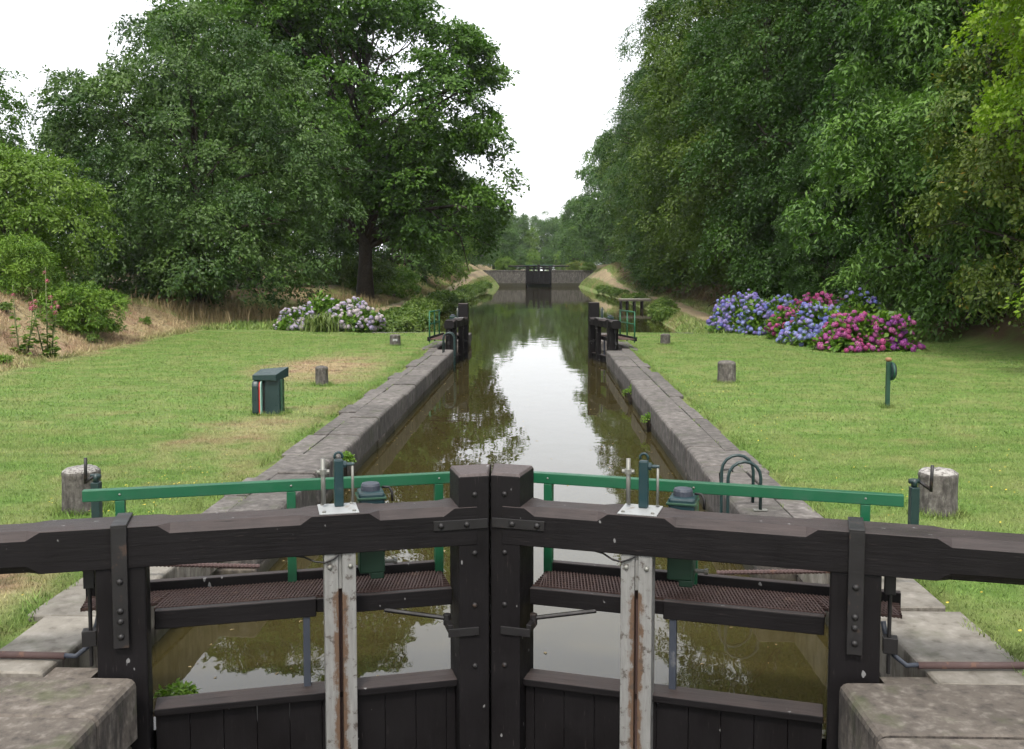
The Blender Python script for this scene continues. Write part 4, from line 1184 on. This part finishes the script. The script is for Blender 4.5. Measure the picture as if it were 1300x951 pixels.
# right side: beeches
be1 = tree('beech_tree', HL(15.3, 52), [(0, 0, 13.5, 6.6, 6.0, 10.5), (-1.6, 0, 6.5, 5.2, 5.5, 5.8), (0.5, 0, 21, 5.0, 5, 5), (0, 0, 3.2, 5.2, 5.2, 3.4)], 215, (1.3, 2.3), 27, 26, 0.20, 0.5, M['leaf_beech'], 311, 0.42, 22, limbs=18, spray_r=0.62, droop=0.28, flat=0.9,
      inner=0.12, fork=0.12, label='tall dark beech behind the far end of the hydrangea row', cat='tree', group='trees along the right bank')
be2 = tree('beech_tree', HL(15.0, 66), [(0, 0, 12.5, 6.3, 6.3, 10.2), (-2.0, 0.5, 7.5, 5.0, 5.6, 5.6), (0.5, 0, 20, 5.2, 5, 5), (0, 0, 3.2, 5.2, 5.2, 3.4)], 205, (1.3, 2.3), 25, 25, 0.22, 0.52, M['leaf_beech2'], 312, 0.42, 21, limbs=18, spray_r=0.66, droop=0.28, flat=0.9,
      inner=0.12, fork=0.12, label='tall yellowish beech opposite the great oak on the right bank', cat='tree', group='trees along the right bank')
ch = tree('chestnut_tree', HL(15.8, 35.5), [(0, 0, 7.2, 4.9, 4.6, 6.2), (-1.6, -0.5, 4.0, 4.0, 4.0, 3.9), (0.5, 0, 12.5, 4.2, 4, 4)], 200, (0.8, 1.4), 19, 22, 0.215, 0.36, M['leaf_chest'], 313, 0.25, 13, limbs=18, spray_r=0.52, droop=0.35, flat=0.85,
      inner=0.14, fork=0.1, label='sweet chestnut with large glossy leaves behind the right end of the hydrangeas', cat='tree', group='trees along the right bank')
mp_ = tree('hornbeam_tree', HL(16.3, 30.0), [(0, 0, 6.4, 4.0, 3.8, 4.8), (-0.6, -0.5, 3.2, 3.6, 3.5, 3.2)], 130, (0.7, 1.2), 18, 24, 0.15, 0.5, M['leaf_brown'], 314, 0.2, 9, limbs=18, spray_r=0.45, droop=0.35, flat=0.8,
      inner=0.14, fork=0.1, label='browning hornbeam at the right edge in front of the chestnut', cat='tree', group='trees along the right bank')
lm = tree('maple_tree', HL(13.6, 24.5), [(0.3, 0, 7.6, 2.7, 2.8, 3.0), (0.8, 0, 10, 2.6, 2.6, 2.4), (-1.7, -1.5, 1.9, 0.5, 0.5, 0.7)], 100, (0.6, 1.05), 17, 22, 0.14, 0.6, M['leaf_lime'], 315, 0.2, 11, limbs=18, spray_r=0.42, droop=0.45, flat=0.8,
      inner=0.1, fork=0.3, label='bright lime green maple reaching in at the upper right corner', cat='tree', group='trees along the right bank')
copy_thing(be1, HL(18.6, 43), 2.0, 1.05, label='very tall dark beech behind the middle of the hydrangea row')
copy_thing(be1, HL(24.5, 36), 4.1, 1.15, label='tall dark beech above and behind the chestnut')
copy_thing(be1, HL(27, 27), 1.1, 1.1, label='dark beech behind the hornbeam at the right edge')
copy_thing(be2, HL(14.6, 81), 1.3, 1.0, label='yellowish beech behind the jetty on the right bank')
copy_thing(be1, HL(14.3, 96), 3.5, 1.0, label='dark beech just beyond the jetty on the right bank')
copy_thing(be2, HL(14.5, 112), 4.4, 0.95, label='second yellowish beech beyond the jetty on the right bank')
copy_thing(be1, HL(16.5, 130), 0.7, 0.95, label='dark beech before the grassy mound on the right bank')
copy_thing(be2, HL(17.5, 150), 2.6, 0.9, label='yellowish beech beside the grassy mound on the right bank')
# understorey on the right
for k, (x, y, s, lab) in enumerate(((13.6, 45.5, 0.34, 'dark low beech sapling behind the blue hydrangeas'), (12.8, 54, 0.30, 'dark low beech sapling beside the right path'), (15.6, 39.8, 0.36, 'dark low beech sapling behind the crimson hydrangea'))):
    copy_thing(be1, HL(x, y), 1.0 + k * 1.7, s, label=lab, group='saplings under the right trees')

# far trees
fa = tree('woodland_tree', HL(-14.5, 100), [(0, 0, 9.0, 5.4, 5.4, 6.8), (1.6, 0, 5.0, 4.4, 4.6, 4.6), (-0.5, 0, 13.5, 3.8, 3.8, 3.6)], 140, (1.1, 1.8), 14, 20, 0.30, 0.55, M['leaf_far'], 321, 0.35, 14, limbs=12, spray_r=0.7,
          inner=0.12, fork=0.15, label='dark woodland tree behind the oak on the left bank', cat='tree')
fb = tree('woodland_tree', HL(-13.6, 118), [(0, 0, 7.5, 4.6, 4.8, 5.6), (1.8, 0, 4.2, 3.8, 4, 4.0)], 110, (1.0, 1.6), 14, 20, 0.28, 0.55, M['leaf_light'], 322, 0.3, 11, limbs=12, spray_r=0.65,
          inner=0.12, fork=0.15, label='light green tree beyond the oak on the left bank', cat='tree')
spots = [(fa, -16.2, 134, 1.0, 0.9, 'dark tree beyond the light green one on the left bank'), (fb, -13.8, 150, 2.2, 1.0, 'light green tree half way to the far lock on the left'),
         (fa, -15.5, 168, 3.0, 0.9, 'dark tree short of the far lock on the left'), (fa, -15.5, 195, 4.0, 1.0, 'dark tree beside the far lock on the left'),
         (fa, 15.8, 172, 2.0, 1.35, 'dark tree short of the far lock on the right'), (fa, 14.5, 196, 5.0, 1.35, 'dark tree beside the far lock on the right'),
         (fb, -26, 100, 1.0, 1.3, 'light tree deep behind the oak on the left'),
         (fa, -26.5, 60, 2.5, 0.62, 'low dark tree behind the left flank of the dome-shaped tree'), (fa, -34.5, 60, 1.2, 0.6, 'low dark tree behind the young tree at the left edge'),
         (fa, -21.5, 63, 0.4, 0.6, 'low dark tree directly behind the dome-shaped tree'), (fa, -17.2, 86, 3.4, 0.6, 'low dark tree in the shade behind the oak trunk'), (fa, -43, 58, 3.4, 0.6, 'low dark tree beyond the left edge of the picture')]
for p, x, y, rz, s, lab in spots: copy_thing(p, HL(x, y), rz, s, label=lab)
rng = np.random.default_rng(8)
FW = 'distant tree in the hazy wood closing the view beyond the far lock'
for y, xr_, n in ((225, (-13, 13), 2), (250, (-12, 11), 2), (285, (-13, 12), 4), (320, (-22, 22), 7), (352, (-34, 34), 9)):
    for i in range(n):
        x = xr_[0] + (xr_[1] - xr_[0]) * i / max(1, n - 1) + rng.normal() * 1.2
        if y < 290 and abs(x) < 7: continue
        s = rng.uniform(0.95, 1.2) * (0.9 if y < 300 else 1.0)
        copy_thing(fa if rng.random() < 0.7 else fb, (x, y, 2.5 + float(hgt(x, y)) * 0.3), rng.uniform(0, 6.28), s, label=FW, group='wood closing the view beyond the far lock')
for i, (x, sc_) in enumerate(((-9, 0.42), (-5.2, 0.36), (-1.6, 0.38), (2.2, 0.36), (5.8, 0.4), (9.5, 0.42))):
    copy_thing(fa if i % 2 else fb, (x, 268 + (i % 2) * 2, 2.3), 1.9 * i, sc_, label='low bushy tree in the hedge just behind the upper gate of the far lock', group='hedge behind the far lock')
# trees behind the rows so the wood has depth
for i, (x, y, s) in enumerate(((24, 60, 1.2), (25, 80, 1.2), (26, 105, 1.2), (27, 135, 1.2), (33, 48, 1.2))):
    copy_thing(be2 if i % 2 else be1, HL(x, y), 1.3 * i, s, label='tall beech in the second row of the wood behind the right bank', group='second row of trees behind the right bank')

# ------------------------------------------------------------------ turf, dry grass, small lawn flowers
def turf(name, x0, x1, y0, y1, dens, hmin, hmax, wid, seed, keep=None, mat='blade', label='', mow=True):
    rng = np.random.default_rng(seed)
    n = int((x1 - x0) * (y1 - y0) * dens)
    x = rng.uniform(x0, x1, n); y = rng.uniform(y0, y1, n)
    if keep is not None:
        k = keep(x, y, rng); x, y = x[k], y[k]
    n = len(x)
    z = hgt(x, y)
    a = rng.uniform(0, 6.283, n); w_ = wid * rng.uniform(0.7, 1.3, n); h = rng.uniform(hmin, hmax, n)
    lean_ = rng.normal(size=(n, 2)) * (h * 0.55)[:, None]
    V = np.empty((n, 3, 3))
    V[:, 0] = np.stack([x - np.cos(a) * w_, y - np.sin(a) * w_, z - 0.005], -1)
    V[:, 1] = np.stack([x + np.cos(a) * w_, y + np.sin(a) * w_, z - 0.005], -1)
    V[:, 2] = np.stack([x + lean_[:, 0], y + lean_[:, 1], z + h], -1)
    mk = ground_mask(x, y)
    me = quads_mesh(name, V.reshape(-1, 3), np.arange(n * 3).reshape(-1, 3), rnd=np.repeat(rng.random(n), 3), mask=np.repeat(mk, 3, 0), mat=M[mat])
    o = link_mesh(name, me, None)
    return set_props(o, label, 'grass', None, 'stuff')
def edge_l(x, y, rng): return 3.07 + np.where(y < 9.2, 0.16, 0.0) + 0.08 * np.sin(y * 1.7) + 0.08 * np.sin(y * 5.1 + 1) + 0.1 * rng.random(len(x))
def kl(x, y, rng):
    lim = np.where(y < 9.2, 3.22 + 0.35 * np.clip((y - 6.0) / 3, 0, 1), 0) * 0
    return (x < -edge_l(x, y, rng) - lim) & (x > foot_l(y) - 0.4)
def kr(x, y, rng): return (x > edge_l(x, y, rng)) & (x < foot_r(y) + 0.3)
turf('lawn_grass', -9, -3.0, 5.0, 15, 2400, 0.010, 0.038, 0.0038, 1, kl, label='short mown grass of the left lawn near the gate')
turf('lawn_grass', 3.0, 9.5, 5.0, 15, 2400, 0.010, 0.038, 0.0038, 2, kr, label='short mown grass of the right lawn near the gate')
turf('lawn_grass', -15, -3.0, 15, 39.4, 420, 0.015, 0.045, 0.008, 3, kl, label='short mown grass of the left lawn towards the hydrangeas')
turf('lawn_grass', 3.0, 15, 15, 39.4, 420, 0.015, 0.045, 0.008, 4, kr, label='short mown grass of the right lawn towards the hydrangeas')
def kd(x, y, rng): return (x < foot_l(y) + 0.2) & (rng.random(len(x)) < 0.35 + 0.65 * (np.sin(x * 1.9 + y) * np.sin(y * 0.8) > -0.1))
turf('dry_grass', -20, -11.5, 12, 52, 260, 0.05, 0.22, 0.010, 5, kd, label='dry straw-coloured grass on the left bank')
def kb(x, y, rng): return (x < canal_l(y) - 0.8) & (np.abs(x - canal_l(y) + 2.9) > 0.8 + 0.3 * rng.random(len(x)))
turf('verge_grass', -14, -6.5, 41, 190, 110, 0.06, 0.24, 0.022, 15, kb, label='rough grass of the verges along the left bank of the pound')
def kb2(x, y, rng): return (x > canal_r(y) + 0.3) & (np.abs(x - canal_r(y) - 2.2) > 0.6 + 0.3 * rng.random(len(x)))
turf('verge_grass', 6.6, 14, 39.6, 190, 110, 0.06, 0.24, 0.022, 16, kb2, label='rough grass of the verges along the right bank of the pound')
def tall_tuft(n_, cx, cy, sx, sy, h0, h1, seed, label):
    rng = np.random.default_rng(seed)
    x = cx + rng.normal(size=n_) * sx; y = cy + rng.normal(size=n_) * sy; z = hgt(x, y); h = rng.uniform(h0, h1, n_)
    P = np.stack([x, y, z - 0.02], -1); D = np.stack([rng.normal(size=n_) * 0.22, rng.normal(size=n_) * 0.22, np.ones(n_)], -1)
    N = unit(rng.normal(size=(n_, 3)) * np.array([1, 1, 0.1]))
    me = leaves_mesh('dry_grass', P, D, N, h, np.full(n_, 0.03), rng.random(n_), M['straw'])
    return set_props(link_mesh('dry_grass', me, None), label, 'grass', None, 'stuff')
tall_tuft(900, -13.4, 49, 1.2, 1.6, 0.4, 1.1, 6, 'tall dry grass in front of the dome-shaped tree')
tall_tuft(900, -11.6, 63, 0.8, 2.4, 0.4, 1.0, 7, 'tall dry grass below the oak')
tall_tuft(500, -15.6, 45.5, 1.2, 1.4, 0.3, 0.9, 8, 'tall dry grass at the foot of the dome-shaped tree left side')
# longer grass left standing round the posts and along the stones
rng = np.random.default_rng(31)
xs_, ys_ = [], []
for (bx, by, br) in ((-4.345, 9.9, 0.19), (4.345, 10.05, 0.19), (-4.36, 21.15, 0.14), (4.45, 22.05, 0.2), (-4.45, 32.6, 0.18), (4.53, 33.5, 0.17), (6.6, 18.05, 0.05), (-4.29, 16.85, 0.24)):
    n = int(240 + br * 1500); a = rng.uniform(0, 6.283, n); r_ = br + np.abs(rng.normal(size=n)) * 0.05 + 0.01
    xs_.append(bx + r_ * np.cos(a)); ys_.append(by + r_ * np.sin(a))
for sd in (-1, 1):
    n = 6500; y = rng.uniform(5.2, 39, n) ; cl = np.sin(y * 3.1 + sd) + np.sin(y * 7.7) + 0.6 * np.sin(y * 17.0)
    k = cl > -0.3; y = y[k]; cl = cl[k]
    xs_.append(sd * (3.16 + np.where(y < 9.2, 0.14, 0.0) - 0.035 * np.clip(cl, 0, 2) + np.abs(rng.normal(size=len(y))) * 0.06)); ys_.append(y)
    n = 900; y = rng.uniform(9.3, 30, n); k = np.sin(y * 2.3 + sd) * np.sin(y * 5.9) > 0.35      # tufts in the long joint
    xs_.append(sd * (2.838 + rng.normal(size=k.sum()) * 0.012)); ys_.append(y[k])
x = np.concatenate(xs_); y = np.concatenate(ys_); n = len(x)
z = np.where(np.abs(x) < 3.0, 0.0, np.maximum(hgt(x, y), -0.01)); h = rng.uniform(0.03, 0.10, n); a = rng.uniform(0, 6.283, n); w_ = rng.uniform(0.003, 0.006, n)
h = np.where(np.abs(x) < 3.0, h * 0.5, h)
V = np.empty((n, 3, 3)); ln_ = rng.normal(size=(n, 2)) * (h * 0.5)[:, None]
V[:, 0] = np.stack([x - np.cos(a) * w_, y - np.sin(a) * w_, z], -1); V[:, 1] = np.stack([x + np.cos(a) * w_, y + np.sin(a) * w_, z], -1); V[:, 2] = np.stack([x + ln_[:, 0], y + ln_[:, 1], z + h], -1)
me = quads_mesh('edge_grass', V.reshape(-1, 3), np.arange(n * 3).reshape(-1, 3), rnd=np.repeat(rng.random(n) * 0.8, 3), mask=np.repeat(ground_mask(x, y) * 0.4, 3, 0), mat=M['blade'])
set_props(link_mesh('edge_grass', me, None), 'longer grass along the coping stones and round the bollards', 'grass', None, 'stuff')
# leaves and specks floating on the chamber water
n = 260
x = rng.uniform(-2.2, 2.2, n); y = 7.0 + 24 * rng.random(n) ** 1.3; k = rng.random(n) < 0.45
x = np.where(k, np.sign(x) * (2.28 - np.abs(rng.normal(size=n)) * 0.12), x)
P = np.stack([x, y, np.full(n, WATER + 0.004)], -1); D = np.stack([rng.normal(size=n), rng.normal(size=n), np.zeros(n)], -1); N = np.tile([0, 0, 1.0], (n, 1)) + rng.normal(size=(n, 3)) * 0.08
L = rng.uniform(0.02, 0.065, n)
set_props(link_mesh('floating_leaves', leaves_mesh('floating_leaves', P, D, unit(N), L, L * 0.5, rng.random(n), M['straw'], 0.03), None), 'fallen leaves and specks floating on the chamber water', 'leaves', None, 'stuff')
# dandelions
rng = np.random.default_rng(9)
V_ = []; Q_ = []
for (cx, cy, sx, sy, n) in ((-3.6, 10.5, 0.5, 0.8, 120), (3.9, 14.5, 0.5, 3.0, 40), (3.6, 21, 0.3, 2.0, 40), (6, 12, 1.6, 2.5, 26), (-5, 12, 1.6, 3.0, 22), (3.6, 7.2, 0.4, 0.6, 14), (-4.0, 7.0, 0.3, 0.5, 4)):
    for k in range(n):
        x = cx + rng.normal() * sx; y = cy + rng.normal() * sy
        if abs(x) < 3.3: continue
        z = float(hgt(x, y)) + rng.uniform(0.045, 0.075); r_ = rng.uniform(0.007, 0.013); i = len(V_)
        for q in range(5):
            a = q * 1.2566; V_.append((x + r_ * math.cos(a), y + r_ * math.sin(a), z + 0.3 * r_ * math.sin(a + 1)))
        Q_.append(tuple(range(i, i + 5)))
me = quads_mesh('lawn_flowers', np.array(V_), np.array(Q_), mat=M['pet_yellow'])
set_props(link_mesh('lawn_flowers', me, None), 'tiny yellow flowers scattered over the lawns', 'flowers', None, 'stuff')

# ------------------------------------------------------------------ damp summer air
hz = MB().box(-440, 440, -130, 1450, -6, 48).build('haze', None)
set_props(hz, 'thin pale haze filling the air over the canal', 'haze', None, 'stuff')
hm = bpy.data.materials.new('haze'); hm.use_nodes = True
hm.node_tree.nodes.clear()
ho = hm.node_tree.nodes.new('ShaderNodeOutputMaterial'); hv = hm.node_tree.nodes.new('ShaderNodeVolumePrincipled')
hv.inputs['Color'].default_value = (0.88, 0.94, 1.0, 1)
hv.inputs['Density'].default_value = 0.00013
hm.node_tree.links.new(hv.outputs[0], ho.inputs['Volume'])
hz.data.materials.append(hm)
